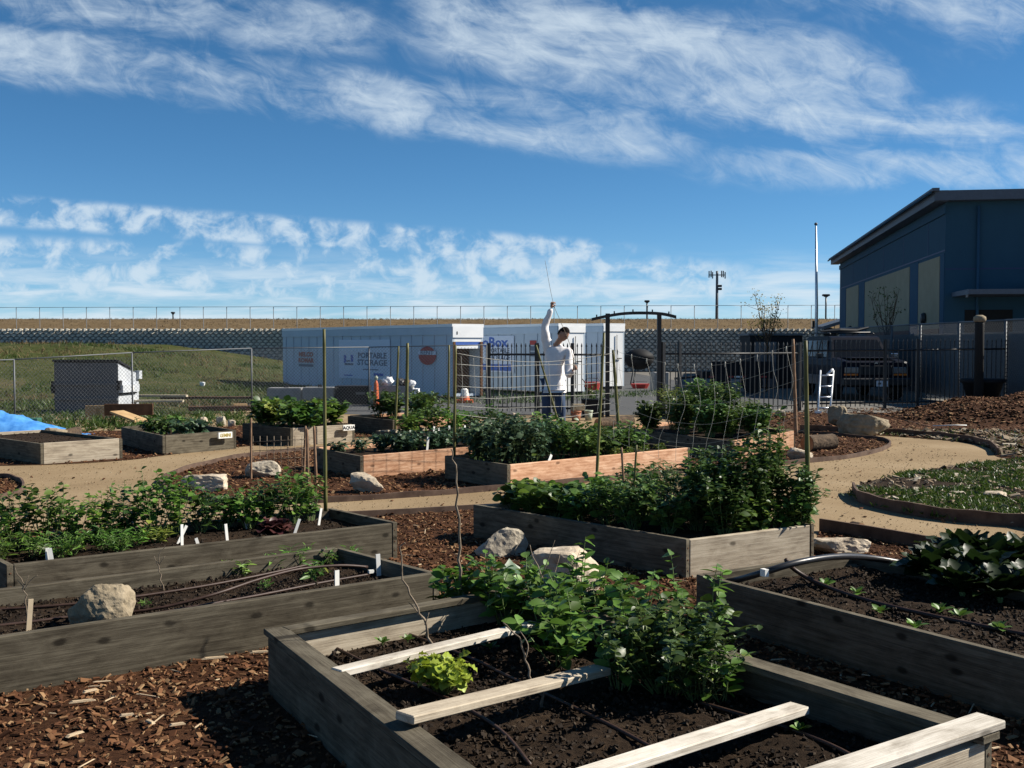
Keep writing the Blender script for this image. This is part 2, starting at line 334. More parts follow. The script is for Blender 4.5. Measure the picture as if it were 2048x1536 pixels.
MAT['skin'] = plain('skin', (0.36, 0.195, 0.130), 0.6)
MAT['hair'] = plain('hair', (0.010, 0.007, 0.006), 0.8, spec=0.08)
MAT['shirt'] = noisy('white_shirt', [(0.3, (0.70, 0.67, 0.66)), (0.7, (0.82, 0.79, 0.78))], scale=9, rough=0.9, bstr=0.4, bdist=0.02)
MAT['jeans'] = noisy('blue_jeans', [(0.3, (0.018, 0.032, 0.070)), (0.7, (0.060, 0.095, 0.165))], scale=7, rough=0.9, bstr=0.4, bdist=0.02)
MAT['shoe'] = plain('shoe', (0.05, 0.035, 0.028), 0.7)
MAT['bagwhite'] = plain('bag_white', (0.72, 0.73, 0.74), 0.5)
MAT['bagdark'] = plain('bag_dark', (0.018, 0.018, 0.020), 0.4)
MAT['binblack'] = plain('bin_black', (0.012, 0.013, 0.015), 0.7, spec=0.2)
MAT['coneorange'] = plain('cone_orange', (0.62, 0.13, 0.04), 0.6)
MAT['plywood'] = noisy('plywood', [(0.3, (0.34, 0.21, 0.095)), (0.7, (0.50, 0.34, 0.17))], scale=5, rough=0.8)
MAT['leaf_pea'] = leafy('pea_leaf', [(0.0, (0.0377, 0.0856, 0.0151)), (0.5, (0.0810, 0.1685, 0.0259)), (0.85, (0.1485, 0.2592, 0.0432)), (1.0, (0.2970, 0.3629, 0.0918))], trans=0.32, objrand=False)
MAT['leaf_peao'] = leafy('pea_leaf_single', [(0.0, (0.0377, 0.0833, 0.0145)), (0.5, (0.0807, 0.1704, 0.0248)), (0.85, (0.1547, 0.2589, 0.0435)), (1.0, (0.3229, 0.3788, 0.0983))], trans=0.32, objrand=True)
MAT['leaf_dark'] = leafy('dark_leaf', [(0.0, (0.0221, 0.0519, 0.0106)), (0.5, (0.0497, 0.1011, 0.0181)), (0.85, (0.0967, 0.1659, 0.0319)), (1.0, (0.2072, 0.2592, 0.0691))], trans=0.22)
MAT['leaf_kale'] = leafy('kale_leaf', [(0.0, (0.0204, 0.0458, 0.0224)), (0.5, (0.0428, 0.0836, 0.0428)), (0.85, (0.0766, 0.1274, 0.0612)), (1.0, (0.1734, 0.2346, 0.1224))], trans=0.18)
MAT['leaf_yellow'] = leafy('yellow_green_leaf', [(0.0, (0.065, 0.105, 0.014)), (0.5, (0.115, 0.160, 0.022)), (1.0, (0.23, 0.25, 0.05))], trans=0.3)
MAT['leaf_grey'] = leafy('grey_green_leaf', [(0.0, (0.030, 0.045, 0.020)), (0.5, (0.066, 0.085, 0.038)), (0.9, (0.14, 0.155, 0.085)), (1.0, (0.30, 0.30, 0.20))], trans=0.2)
MAT['lettuce'] = leafy('lettuce_leaf', [(0.0, (0.1586, 0.2275, 0.0196)), (0.5, (0.2660, 0.3461, 0.0327)), (1.0, (0.4297, 0.4647, 0.0708))], trans=0.35, objrand=True)
MAT['lettucered'] = leafy('red_lettuce_leaf', [(0.0, (0.020, 0.008, 0.008)), (0.5, (0.045, 0.016, 0.016)), (1.0, (0.09, 0.045, 0.03))], trans=0.2)
MAT['chard'] = leafy('chard_leaf', [(0.0, (0.0059, 0.0149, 0.0037)), (0.5, (0.0134, 0.0297, 0.0067)), (1.0, (0.0316, 0.0501, 0.0131))], trans=0.22, objrand=True, rough=0.45, spec=0.25)
MAT['stem'] = plain('green_stem', (0.11, 0.16, 0.05), 0.6)
MAT['flower'] = leafy('tree_bud', [(0.0, (0.20, 0.13, 0.03)), (1.0, (0.36, 0.30, 0.08))], trans=0.3)
MAT['debris'] = island_mat('debris', [(0.0, (0.05, 0.035, 0.022)), (0.5, (0.17, 0.12, 0.075)), (0.85, (0.34, 0.28, 0.20)), (1.0, (0.55, 0.51, 0.43))])

# ------------------------------------------------------------------ object helpers
def tag(o, label=None, cat=None, group=None, kind=None):
    if label: o['label'] = label
    if cat: o['category'] = cat
    if group: o['group'] = group
    if kind: o['kind'] = kind
    return o
def empty(name, loc=(0, 0, 0), label=None, cat=None, group=None, rz=0.0):
    o = bpy.data.objects.new(name, None); COL.objects.link(o)
    o.location = loc; o.rotation_euler = (0, 0, rz); o.empty_display_size = 0.1
    return tag(o, label, cat, group)
def mesh_obj(name, me, mat, parent=None, loc=None, rot=None):
    o = bpy.data.objects.new(name, me); COL.objects.link(o)
    if mat is not None and len(me.materials) == 0: me.materials.append(MAT[mat] if isinstance(mat, str) else mat)
    if parent is not None: o.parent = parent
    if loc is not None: o.location = loc
    if rot is not None: o.rotation_euler = rot
    return o
def mesh_np(name, verts, faces, smooth=False):
    """verts (n,3); faces (m,k) array of equal-size polygons or list of lists"""
    me = bpy.data.meshes.new(name)
    verts = np.asarray(verts, dtype=np.float32)
    if isinstance(faces, np.ndarray):
        m, k = faces.shape
        me.vertices.add(len(verts)); me.vertices.foreach_set('co', verts.ravel())
        me.loops.add(m * k); me.loops.foreach_set('vertex_index', faces.astype(np.int32).ravel())
        me.polygons.add(m); me.polygons.foreach_set('loop_start', np.arange(0, m * k, k, dtype=np.int32))
        me.update(calc_edges=True)
    else:
        me.from_pydata([tuple(map(float, v)) for v in verts], [], faces); me.update()
    me.polygons.foreach_set('use_smooth', [bool(smooth)] * len(me.polygons))
    return me
def bm_obj(name, bm, mat, parent=None, loc=None, rot=None, smooth=False):
    me = bpy.data.meshes.new(name); bm.to_mesh(me); bm.free()
    if smooth: me.polygons.foreach_set('use_smooth', [True] * len(me.polygons))
    return mesh_obj(name, me, mat, parent, loc, rot)
def add_box(bm, c, s, rot=None, taper=None):
    v = []
    for dz in (-.5, .5):
        k = 1.0 if (taper is None or dz < 0) else taper
        for dx, dy in ((-.5, -.5), (.5, -.5), (.5, .5), (-.5, .5)):
            p = Vector((dx * s[0] * k, dy * s[1] * k, dz * s[2]))
            if rot is not None: p = rot @ p
            v.append(bm.verts.new(p + Vector(c)))
    for f in ((3, 2, 1, 0), (4, 5, 6, 7), (0, 1, 5, 4), (1, 2, 6, 5), (2, 3, 7, 6), (3, 0, 4, 7)):
        bm.faces.new([v[i] for i in f])
    return v
def box(name, c, s, mat, parent=None, rz=0.0, bev=0.0, rot=None):
    bm = bmesh.new(); add_box(bm, (0, 0, 0), s)
    if bev: bmesh.ops.bevel(bm, geom=list(bm.edges), offset=bev, segments=1, affect='EDGES')
    return bm_obj(name, bm, mat, parent, c, rot if rot is not None else (0, 0, rz))
def add_tube(bm, pts, radii, n=6, cap=True):
    pts = [Vector(p) for p in pts]
    if isinstance(radii, (int, float)): radii = [radii] * len(pts)
    rings = []
    prev = None
    for i, p in enumerate(pts):
        d = (pts[min(i + 1, len(pts) - 1)] - pts[max(i - 1, 0)])
        if d.length < 1e-9: d = Vector((0, 0, 1))
        d.normalize()
        a = Vector((1, 0, 0)) if prev is None else prev
        if abs(d.dot(a)) > 0.95: a = Vector((0, 1, 0)) if abs(d.y) < 0.9 else Vector((0, 0, 1))
        u = (a - d * a.dot(d)).normalized(); prev = u
        w = d.cross(u)
        rings.append([bm.verts.new(p + (u * math.cos(2 * math.pi * k / n) + w * math.sin(2 * math.pi * k / n)) * radii[i]) for k in range(n)])
    for a, b in zip(rings[:-1], rings[1:]):
        for k in range(n):
            bm.faces.new((a[k], a[(k + 1) % n], b[(k + 1) % n], b[k]))
    if cap:
        bm.faces.new(list(reversed(rings[0]))); bm.faces.new(rings[-1])
def tube(name, pts, radii, mat, parent=None, n=6, loc=None, smooth=True):
    bm = bmesh.new(); add_tube(bm, pts, radii, n)
    return bm_obj(name, bm, mat, parent, loc, smooth=smooth)
def lathe(bm, prof, n=12, c=(0, 0, 0)):
    rings = []
    for r, z in prof:
        rings.append([bm.verts.new((c[0] + r * math.cos(2 * math.pi * k / n), c[1] + r * math.sin(2 * math.pi * k / n), c[2] + z)) for k in range(n)])
    for a, b in zip(rings[:-1], rings[1:]):
        for k in range(n): bm.faces.new((a[k], a[(k + 1) % n], b[(k + 1) % n], b[k]))
    bm.faces.new(list(reversed(rings[0]))); bm.faces.new(rings[-1])
def poly_sheet(name, pts, z, mat, thick=0.0):
    bm = bmesh.new()
    vs = [bm.verts.new((p[0], p[1], z)) for p in pts]
    f = bm.faces.new(vs)
    if f.normal.z < 0: f.normal_flip()
    bmesh.ops.triangulate(bm, faces=[f])
    o = bm_obj(name, bm, mat); o['kind'] = 'structure'
    return o
def text_mesh(name, s, size, mat, parent, loc, rot, extrude=0.003, bold=0.0, sx=1.0, align='CENTER'):
    cu = bpy.data.curves.new(name, 'FONT'); cu.body = s; cu.size = size; cu.extrude = extrude; cu.offset = bold
    cu.align_x = align; cu.align_y = 'CENTER'; cu.resolution_u = 2
    tmp = bpy.data.objects.new(name, cu); COL.objects.link(tmp)
    bpy.context.view_layer.update()
    me = bpy.data.meshes.new_from_object(tmp.evaluated_get(bpy.context.evaluated_depsgraph_get()))
    bpy.data.objects.remove(tmp); bpy.data.curves.remove(cu)
    me.materials.clear()
    o = mesh_obj(name, me, mat, parent, loc, rot); o.scale = (sx, 1, 1)
    return o
def smooth_path(pts, sub=6):
    """Catmull-Rom through 2D/3D points"""
    P = [Vector(p) for p in pts]; out = []
    for i in range(len(P) - 1):
        p0, p1, p2, p3 = P[max(i - 1, 0)], P[i], P[i + 1], P[min(i + 2, len(P) - 1)]
        for k in range(sub):
            t = k / sub
            out.append(0.5 * ((2 * p1) + (p2 - p0) * t + (2 * p0 - 5 * p1 + 4 * p2 - p3) * t * t + (3 * p1 - p0 - 3 * p2 + p3) * t ** 3))
    out.append(P[-1])
    return out
def in_poly(x, y, poly):
    poly = np.asarray([(p[0], p[1]) for p in poly]); n = len(poly)
    inside = np.zeros(len(x), bool); j = n - 1
    for i in range(n):
        xi, yi = poly[i]; xj, yj = poly[j]
        c = ((yi > y) != (yj > y)) & (x < (xj - xi) * (y - yi) / (yj - yi + 1e-12) + xi)
        inside ^= c; j = i
    return inside
def in_view(x, y, margin=0.06):
    return (np.abs(x) < y * (1024 / FPX + margin) + 0.1)

# ---- many small shapes in one mesh, or one object each
def frames(axis, up):
    a = axis / (np.linalg.norm(axis, axis=1, keepdims=True) + 1e-9)
    b = np.cross(a, up); b /= (np.linalg.norm(b, axis=1, keepdims=True) + 1e-9)
    c = np.cross(b, a)
    return b, a, c          # local x, y(axis), z(normal)
def batch(tv, tf, pos, axis, up, size):
    """template along +Y with normal +Z"""
    b, a, c = frames(axis, up)
    size = np.asarray(size)
    if size.ndim == 1: size = np.stack([size] * 3, 1)
    t = tv[None, :, :] * size[:, None, :]
    v = pos[:, None, :] + t[:, :, 0:1] * b[:, None, :] + t[:, :, 1:2] * a[:, None, :] + t[:, :, 2:3] * c[:, None, :]
    n, k = v.shape[:2]
    f = (tf[None, :, :] + (np.arange(n) * k)[:, None, None]).reshape(-1, tf.shape[1])
    return v.reshape(-1, 3), f
def leaf_template(widths, curl=0.12, fold=0.10, ripple=0.0, nr=None, seed=0):
    rg = np.random.default_rng(seed)
    n = len(widths); vs = []; fs = []
    for i, w in enumerate(widths):
        t = i / (n - 1); zc = -curl * t * t
        rp = ripple * (1 if i % 2 else -1)
        jl, jr = 1 + rg.uniform(-1, 1) * ripple * 2.0, 1 + rg.uniform(-1, 1) * ripple * 2.0
        vs += [(-w * jl, t, zc + fold * w + rp), (0, t, zc), (w * jr, t, zc + fold * w - rp)]
    for i in range(n - 1):
        a = 3 * i
        fs += [(a, a + 1, a + 4, a + 3), (a + 1, a + 2, a + 5, a + 4)]
    return np.array(vs, float), np.array(fs)
def frill_template():
    rg = np.random.default_rng(11); nu, nv = 9, 8; vs = []; fs = []
    for j in range(nv):
        t = j / (nv - 1); w = 0.10 + 0.40 * math.sin(min(1, t * 1.15) * math.pi * 0.55) if t < .99 else 0.36
        for i in range(nu):
            s = i / (nu - 1) * 2 - 1; edge = max(abs(s), (t - .6) / .4 if t > .6 else 0)
            z = 0.22 * s * s + 0.25 * t * t * t - 0.10 * t + rg.uniform(-1, 1) * 0.11 * edge ** 2 * (0.4 + t)
            y = t * (1 - 0.22 * s * s) + rg.uniform(-.04, .04) * edge
            vs.append((s * w, y, z))
    for j in range(nv - 1):
        for i in range(nu - 1):
            k = j * nu + i; fs.append((k, k + 1, k + nu + 1, k + nu))
    return np.array(vs, float), np.array(fs)
LEAF = {
    'ovate': leaf_template([0.03, 0.26, 0.33, 0.24, 0.02], 0.15, 0.25),
    'round': leaf_template([0.05, 0.36, 0.46, 0.36, 0.06], 0.18, 0.25),
    'narrow': leaf_template([0.03, 0.10, 0.10, 0.02], 0.15, 0.3),
    'blade': leaf_template([0.035, 0.03, 0.004], 0.30, 0.3),
    'kale': leaf_template([0.05, 0.16, 0.34, 0.44, 0.30, 0.08], 0.35, 0.25, 0.05, seed=3),
    'chard': leaf_template([0.03, 0.03, 0.04, 0.12, 0.20, 0.25, 0.27, 0.26, 0.24, 0.20, 0.13, 0.04], 0.30, 0.30, 0.022, seed=4),
    'lettuce': frill_template(),
    'redleaf': leaf_template([0.10, 0.26, 0.40, 0.52, 0.50, 0.34, 0.14], 0.30, 0.30, 0.085, seed=5),
}
def rand_unit(n):
    v = RNG.normal(size=(n, 3)); return v / np.linalg.norm(v, axis=1, keepdims=True)
def stems_and_leaves(h, r, nst, nleaf, lsize, spread=0.8, droop=0.2, tmin=0.2, wob=0.25):
    """returns stem polylines and leaf frames for a multi-stemmed plant at the origin"""
    stems, pos, axis, up, size = [], [], [], [], []
    for s in range(nst):
        ang = random.uniform(0, 6.283); rr = r * spread * math.sqrt(random.random()); hh = h * random.uniform(0.62, 1.05)
        b = Vector((math.cos(ang) * rr * 0.25, math.sin(ang) * rr * 0.25, 0))
        tip = Vector((math.cos(ang) * rr, math.sin(ang) * rr, hh))
        tip += Vector((random.gauss(0, r * wob * 0.5), random.gauss(0, r * wob * 0.5), 0))
        mid = b.lerp(tip, 0.5) + Vector((random.gauss(0, r * wob * .4), random.gauss(0, r * wob * .4), hh * 0.12))
        pl = smooth_path([b, mid, tip], 4); stems.append(pl)
        for k in range(nleaf):
            t = tmin + (1 - tmin) * (k + random.random() * 0.7) / nleaf
            q = min(t, 0.999) * (len(pl) - 1); i = int(q); p = pl[i].lerp(pl[i + 1], q - i)
            a = k * 2.4 + random.uniform(-.6, .6) + ang
            d = Vector((math.cos(a), math.sin(a), random.uniform(-droop, 0.75))).normalized()
            pos.append(p); axis.append(d)
            up.append(Vector((random.gauss(0, .45), random.gauss(0, .45), 1)))
            size.append(lsize * random.uniform(0.6, 1.2) * (1.05 - 0.35 * t))
    return stems, np.array(pos), np.array(axis), np.array(up), np.array(size)
def stem_mesh(bm, stems, r0, r1=None, n=4):
    for pl in stems:
        k = len(pl); rr = [r0 + ((r1 if r1 else r0 * 0.4) - r0) * i / (k - 1) for i in range(k)]
        add_tube(bm, pl, rr, n, cap=False)
def plant(name, loc, h, r, nst, nleaf, lsize, leaf='ovate', lmat='leaf_pea', label=None, cat='plant', group=None, separate=False, smat='stem', sr=0.004, spread=0.8, droop=0.2, tmin=0.2, wob=0.25):
    root = empty(name, loc, label, cat, group)
    st, pos, axis, up, size = stems_and_leaves(h, r, nst, nleaf, lsize, spread, droop, tmin, wob)
    bm = bmesh.new(); stem_mesh(bm, st, sr)
    so_ = bm_obj('stems', bm, smat, root, smooth=True); so_['kind'] = 'stuff'
    tv, tf = LEAF[leaf]
    if separate:
        add_leaves(root, leaf, lmat, pos, axis, up, size)
    else:
        v, f = batch(tv, tf, pos, axis, up, size * RNG.choice([.55, .8, 1.0, 1.0, 1.25], len(size)))
        fo = mesh_obj('foliage', mesh_np('foliage', v, f, True), lmat, root); fo['kind'] = 'stuff'
        nd = max(2, len(pos) // 40); k = RNG.choice(len(pos), nd, replace=False)
        v, f = batch(tv, tf, pos[k] * np.array([1.05, 1.05, .7]), axis[k] * np.array([1, 1, -.4]), up[k], size[k] * .9)
        fo = mesh_obj('faded_leaves', mesh_np('faded_leaves', v, f, True), 'leaf_yellow', root); fo['kind'] = 'stuff'
    return root
_leaf_mesh = {}
def add_leaves(root, leaf, lmat, pos, axis, up, size):
    key = (leaf, lmat)
    if key not in _leaf_mesh:
        me = mesh_np('leaf', *LEAF[leaf], True); me.materials.append(MAT[lmat]); _leaf_mesh[key] = me
    b, a, c = frames(np.asarray(axis, float), np.asarray(up, float))
    for i in range(len(pos)):
        o = bpy.data.objects.new('leaf', _leaf_mesh[key]); COL.objects.link(o); o.parent = root
        s = float(size[i])
        m = Matrix(((b[i][0], a[i][0], c[i][0]), (b[i][1], a[i][1], c[i][1]), (b[i][2], a[i][2], c[i][2])))
        o.location = pos[i]; o.rotation_euler = m.to_euler(); o.scale = (s, s, s)
def rosette(name, loc, nl, size, leaf, lmat, label, cat, group=None, tilt=(15, 80), separate=True, lift=0.02, stretch=1.0):
    root = empty(name, loc, label, cat, group)
    pos, axis, up, sz = [], [], [], []
    for i in range(nl):
        a = i * 2.399 + random.uniform(-.3, .3)
        el = R(tilt[1] - (tilt[1] - tilt[0]) * math.sqrt((i + .5) / nl)) if False else R(tilt[0] + (tilt[1] - tilt[0]) * (1 - i / nl) + random.uniform(-8, 8))
        d = Vector((math.cos(a) * math.cos(el), math.sin(a) * math.cos(el), math.sin(el)))
        u = Vector((-math.cos(a) * math.sin(el), -math.sin(a) * math.sin(el), math.cos(el))) + Vector((random.gauss(0, .2), random.gauss(0, .2), random.gauss(0, .2)))
        pos.append(Vector((math.cos(a), math.sin(a), 0)) * size * 0.06 + Vector((0, 0, lift)))
        axis.append(d); up.append(u); sz.append(size * random.uniform(.75, 1.1) * (0.65 + 0.35 * i / nl) * stretch)
    pos, axis, up, sz = map(np.array, (pos, axis, up, sz))
    bm = bmesh.new(); lathe(bm, [(size * .05, 0), (size * .07, lift * .6 + .005), (size * .03, lift + .02)], 7)
    bm_obj('stem', bm, 'stem', root)
    if separate: add_leaves(root, leaf, lmat, pos, axis, up, sz)
    else:
        v, f = batch(*LEAF[leaf], pos, axis, up, sz)
        fo = mesh_obj('foliage', mesh_np('foliage', v, f, True), lmat, root); fo['kind'] = 'stuff'
    return root

# ================================================================== THE GROUND
def sheet(name, x0, x1, y0, y1, z, mat):
    return poly_sheet(name, [(x0, y0), (x1, y0), (x1, y1), (x0, y1)], z, mat)
sheet('ground', -900, 900, -60, 1500, -0.03, 'ground')
sheet('gravel_path', -22, 22, -2, 25.2, 0.0, 'path')
asph = poly_sheet('asphalt_lot', [(-7.5, 25.2), (-3, 22.9), (5.2, 22.9), (6.2, 24.6), (7.6, 28), (6.0, 60), (-30, 60), (-16, 40), (-10, 30)], 0.004, 'asphalt')
conc = poly_sheet('concrete_yard', [(5.4, 23.6), (30, 23.6), (60, 60), (5.9, 60), (7.4, 28)], 0.008, 'concrete')

def px_poly(pts, z=0.0, sub=4):
    return smooth_path([at(x, y, z) for x, y in pts], sub)
FRONT = [(-6, -1.5), (-6, 8.35), (-3.2, 8.75)] + [tuple(at(x, y)[:2]) for x, y in ((520, 1041), (700, 1037), (820, 1029), (950, 1020), (1060, 1016))] + [(0.70, 9.18), (1.45, 8.50), (2.15, 7.85)] + [tuple(at(x, y)[:2]) for x, y in ((1640, 1062), (1740, 1080), (1850, 1098), (1960, 1112), (2300, 1160))] + [(8, 5.8), (8, -1.5)]
MID = px_poly([(318, 968), (345, 990), (410, 1003), (520, 1008), (640, 1006), (800, 996), (900, 989), (1040, 977), (1190, 963), (1300, 952), (1450, 940), (1580, 929), (1690, 918), (1750, 906), (1780, 893), (1766, 882), (1690, 874), (1600, 868), (1400, 862), (1230, 866), (1000, 874), (880, 881), (740, 894), (650, 899), (560, 907), (470, 918), (390, 936), (340, 953), (318, 968)], sub=3)
LEFTI = px_poly([(-200, 935), (90, 930), (250, 921), (330, 911), (480, 894), (600, 885), (720, 876), (800, 871), (862, 862), (850, 850), (700, 847), (500, 852), (250, 861), (60, 868), (-200, 875), (-200, 935)], sub=3)
CORN = px_poly([(-60, 955), (10, 957), (40, 966), (47, 978), (38, 990), (5, 999), (-60, 1004), (-60, 955)], sub=4)
GRASSI = px_poly([(1706, 986), (1716, 1003), (1760, 1018), (1850, 1036), (1950, 1048), (2048, 1055), (2300, 1075), (2300, 918), (2048, 925), (1960, 931), (1850, 946), (1760, 963), (1718, 975), (1706, 986)], sub=3)
ROUGH = px_poly([(1560, 858), (1640, 864), (1720, 869), (1800, 874), (1880, 880), (1945, 888), (1985, 900), (1996, 914), (2100, 925), (2500, 935), (2500, 812), (2048, 812), (1800, 816), (1640, 818), (1560, 826), (1500, 840), (1560, 858)], sub=3)
poly_sheet('mulch_ground', FRONT, 0.004, 'mulch')
poly_sheet('mulch_ground', MID[:-1], 0.005, 'mulch')
poly_sheet('mulch_ground', LEFTI[:-1], 0.006, 'mulch')
poly_sheet('mulch_ground', CORN[:-1], 0.004, 'mulch')
poly_sheet('weedy_ground', GRASSI[:-1], 0.03, 'soil')
poly_sheet('mulch_ground', ROUGH[:-1], 0.007, 'mulch')

def edging(pts, label, h=0.055, t=0.022, z0=-0.01):
    """thin bent board standing on edge along a line"""
    bm = bmesh.new(); P = [Vector((p[0], p[1], 0)) for p in pts]; rows = []
    for i, p in enumerate(P):
        d = (P[min(i + 1, len(P) - 1)] - P[max(i - 1, 0)]).normalized(); n = Vector((-d.y, d.x, 0)) * t / 2
        hh = h + 0.006 * math.sin(i * 1.7)
        rows.append([bm.verts.new(p + n + Vector((0, 0, z0))), bm.verts.new(p + n + Vector((0, 0, hh))), bm.verts.new(p - n + Vector((0, 0, hh))), bm.verts.new(p - n + Vector((0, 0, z0)))])
    for a, b in zip(rows[:-1], rows[1:]):
        for k in range(4): bm.faces.new((a[k], a[(k + 1) % 4], b[(k + 1) % 4], b[k]))
    bm.faces.new(rows[0]); bm.faces.new(list(reversed(rows[-1])))
    bmesh.ops.recalc_face_normals(bm, faces=bm.faces)
    o = bm_obj('garden_edging', bm, 'edging')
    tag(o, label, 'edging', 'bent board edgings along the path')
    return o
edging(MID, 'bent brown board edging round the large central mulch island')
edging(GRASSI[:22], 'bent brown board edging along the weedy island at the right', h=0.11)
edging([Vector((p[0], p[1], 0)) for p in FRONT[3:9]], 'straight board edging behind the left grey bed along the path')
edging([Vector((p[0], p[1], 0)) for p in FRONT[11:16]], 'dark board edging between the right foreground bed and the path', h=0.10)
edging(px_poly([(1600, 861), (1720, 866), (1800, 871), (1880, 877), (1945, 886), (1983, 897), (1996, 911)], sub=4), 'dark curved edging on the far outer bend of the path', h=0.10)
edging(CORN[:-1], 'curved edging round the small mulch patch at the left edge')

# ---- raised beds: corners in metres (near corner, end along the sunny side, end along the shaded side)
BEDS = {  # 'sunny' boards take a paler wood, sunlight put into their colour
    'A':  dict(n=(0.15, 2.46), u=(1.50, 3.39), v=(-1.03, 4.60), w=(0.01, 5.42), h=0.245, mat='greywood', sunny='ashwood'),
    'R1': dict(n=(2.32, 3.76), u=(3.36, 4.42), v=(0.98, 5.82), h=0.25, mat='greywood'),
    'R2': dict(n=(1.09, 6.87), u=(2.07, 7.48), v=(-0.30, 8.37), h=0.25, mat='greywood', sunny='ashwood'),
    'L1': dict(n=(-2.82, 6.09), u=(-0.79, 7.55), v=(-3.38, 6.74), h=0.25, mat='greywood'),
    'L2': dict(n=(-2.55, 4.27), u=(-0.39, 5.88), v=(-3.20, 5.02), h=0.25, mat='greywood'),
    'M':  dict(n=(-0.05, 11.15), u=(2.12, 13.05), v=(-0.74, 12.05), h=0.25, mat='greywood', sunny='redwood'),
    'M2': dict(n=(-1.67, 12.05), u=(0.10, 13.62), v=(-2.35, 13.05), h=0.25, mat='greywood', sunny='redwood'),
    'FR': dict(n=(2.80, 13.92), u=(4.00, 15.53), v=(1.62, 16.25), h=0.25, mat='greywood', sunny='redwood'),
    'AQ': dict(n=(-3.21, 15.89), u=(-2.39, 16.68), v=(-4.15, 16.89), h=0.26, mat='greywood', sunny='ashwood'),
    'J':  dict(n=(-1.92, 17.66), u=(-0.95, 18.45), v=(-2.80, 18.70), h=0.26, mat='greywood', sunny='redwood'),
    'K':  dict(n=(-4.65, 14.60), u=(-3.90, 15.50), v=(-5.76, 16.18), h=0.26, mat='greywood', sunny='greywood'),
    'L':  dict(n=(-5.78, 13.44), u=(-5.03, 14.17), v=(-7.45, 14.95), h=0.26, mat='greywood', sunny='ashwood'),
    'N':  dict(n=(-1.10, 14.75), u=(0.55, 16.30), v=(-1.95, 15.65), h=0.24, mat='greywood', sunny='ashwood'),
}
for b in BEDS.values():
    n, u, v = (Vector((*b[k], 0)) for k in 'nuv'); b['N'], b['U'], b['V'] = n, u, v; b['W'] = Vector((*b['w'], 0)) if 'w' in b else u + v - n
    b['poly'] = [n, u, b['W'], v]
def bed_pt(key, s, t, z=None):
    """s along the sunny side, t along the shaded side, 0..1"""
    b = BEDS[key]; p = b['N'] * (1 - s) * (1 - t) + b['U'] * s * (1 - t) + b['V'] * t * (1 - s) + b['W'] * s * t
    return Vector((p.x, p.y, (b['h'] - 0.05) if z is None else z))
def outside_beds(x, y):
    k = np.ones(len(x), bool)
    for b in BEDS.values(): k &= ~in_poly(x, y, b['poly'])
    return k

# ---- wood chips: real chips over the mulch
def chip_template():
    v = [(-.5, -.5, 0), (.5, -.5, 0), (.5, .5, 0), (-.5, .5, 0), (-.42, -.46, 1), (.46, -.40, .8), (.40, .46, 1), (-.46, .38, .9)]
    f = [(4, 5, 6, 7), (0, 1, 5, 4), (1, 2, 6, 5), (2, 3, 7, 6), (3, 0, 4, 7)]
    return np.array(v, float), np.array(f)
CHIP = chip_template()
def scatter_pts(poly, n, ymax=60, view=True):
    P = np.array([(p[0], p[1]) for p in poly]); lo, hi = P.min(0), P.max(0)
    out = np.zeros((0, 2)); tries = 0
    while len(out) < n and tries < 40:
        q = RNG.uniform(lo, hi, (n * 3, 2)); k = in_poly(q[:, 0], q[:, 1], poly) & outside_beds(q[:, 0], q[:, 1]) & (q[:, 1] < ymax)
        if view: k &= in_view(q[:, 0], q[:, 1]) & (q[:, 1] > 2.2)
        out = np.concatenate([out, q[k]]); tries += 1
    return out[:n]
def chips(name, pts, z, lmin, lmax, label, mat='chip', thick=0.006, tilt=0.35, aspect=(0.25, 0.65), parent=None):
    n = len(pts); a = RNG.uniform(0, 6.283, n)
    pos = np.column_stack([pts, np.full(n, z) + RNG.uniform(-0.004, 0.010, n)])
    axis = np.column_stack([np.cos(a), np.sin(a), RNG.normal(0, tilt, n)])
    up = np.column_stack([RNG.normal(0, tilt, n), RNG.normal(0, tilt, n), np.ones(n)])
    L = lmin + (lmax - lmin) * RNG.random(n) ** 2.2
    size = np.column_stack([L * RNG.uniform(*aspect, n), L, RNG.uniform(.5, 1.4, n) * thick])
    v, f = batch(*CHIP, pos, axis, up, size)
    o = mesh_obj(name, mesh_np(name, v, f), mat, parent); tag(o, label, None if parent else 'wood chips', None, 'stuff')
    return o
near_front = [p for p in FRONT]
q = scatter_pts(near_front, 36000, ymax=12)
w = RNG.random(len(q)) < np.clip(1.25 - (q[:, 1] - 2.2) * 0.10, 0.25, 1)
chips('wood_chips', q[w], 0.006, 0.008, 0.052, 'loose red brown wood chips between the foreground beds')
chips('wood_chips', scatter_pts(MID, 9000, 22), 0.008, 0.02, 0.07, 'red brown wood chips on the central island')
chips('wood_chips', scatter_pts(LEFTI, 3000, 22), 0.010, 0.03, 0.08, 'red brown wood chips round the far left beds')
chips('wood_chips', scatter_pts(ROUGH, 5000, 30), 0.012, 0.03, 0.10, 'dark wood chips along the iron fence at the right')
chips('wood_chips', scatter_pts(CORN, 500, 22), 0.008, 0.02, 0.06, 'wood chips in the small patch at the left edge')
pb = np.column_stack([RNG.uniform(-6, 6, 16000), RNG.uniform(8.0, 20, 16000)])
kp = in_view(pb[:, 0], pb[:, 1]) & ~in_poly(pb[:, 0], pb[:, 1], MID) & ~in_poly(pb[:, 0], pb[:, 1], FRONT) & ~in_poly(pb[:, 0], pb[:, 1], LEFTI) & ~in_poly(pb[:, 0], pb[:, 1], GRASSI)
chips('path_pebbles', pb[kp], 0.001, 0.004, 0.015, 'fine tan pebbles strewn on the gravel path', 'pebble', 0.006, 0.2, (0.6, 1.0))
st = pb[kp][::22]; chips('stray_chips', st, 0.003, 0.015, 0.05, 'stray wood chips kicked onto the gravel path', 'chip')
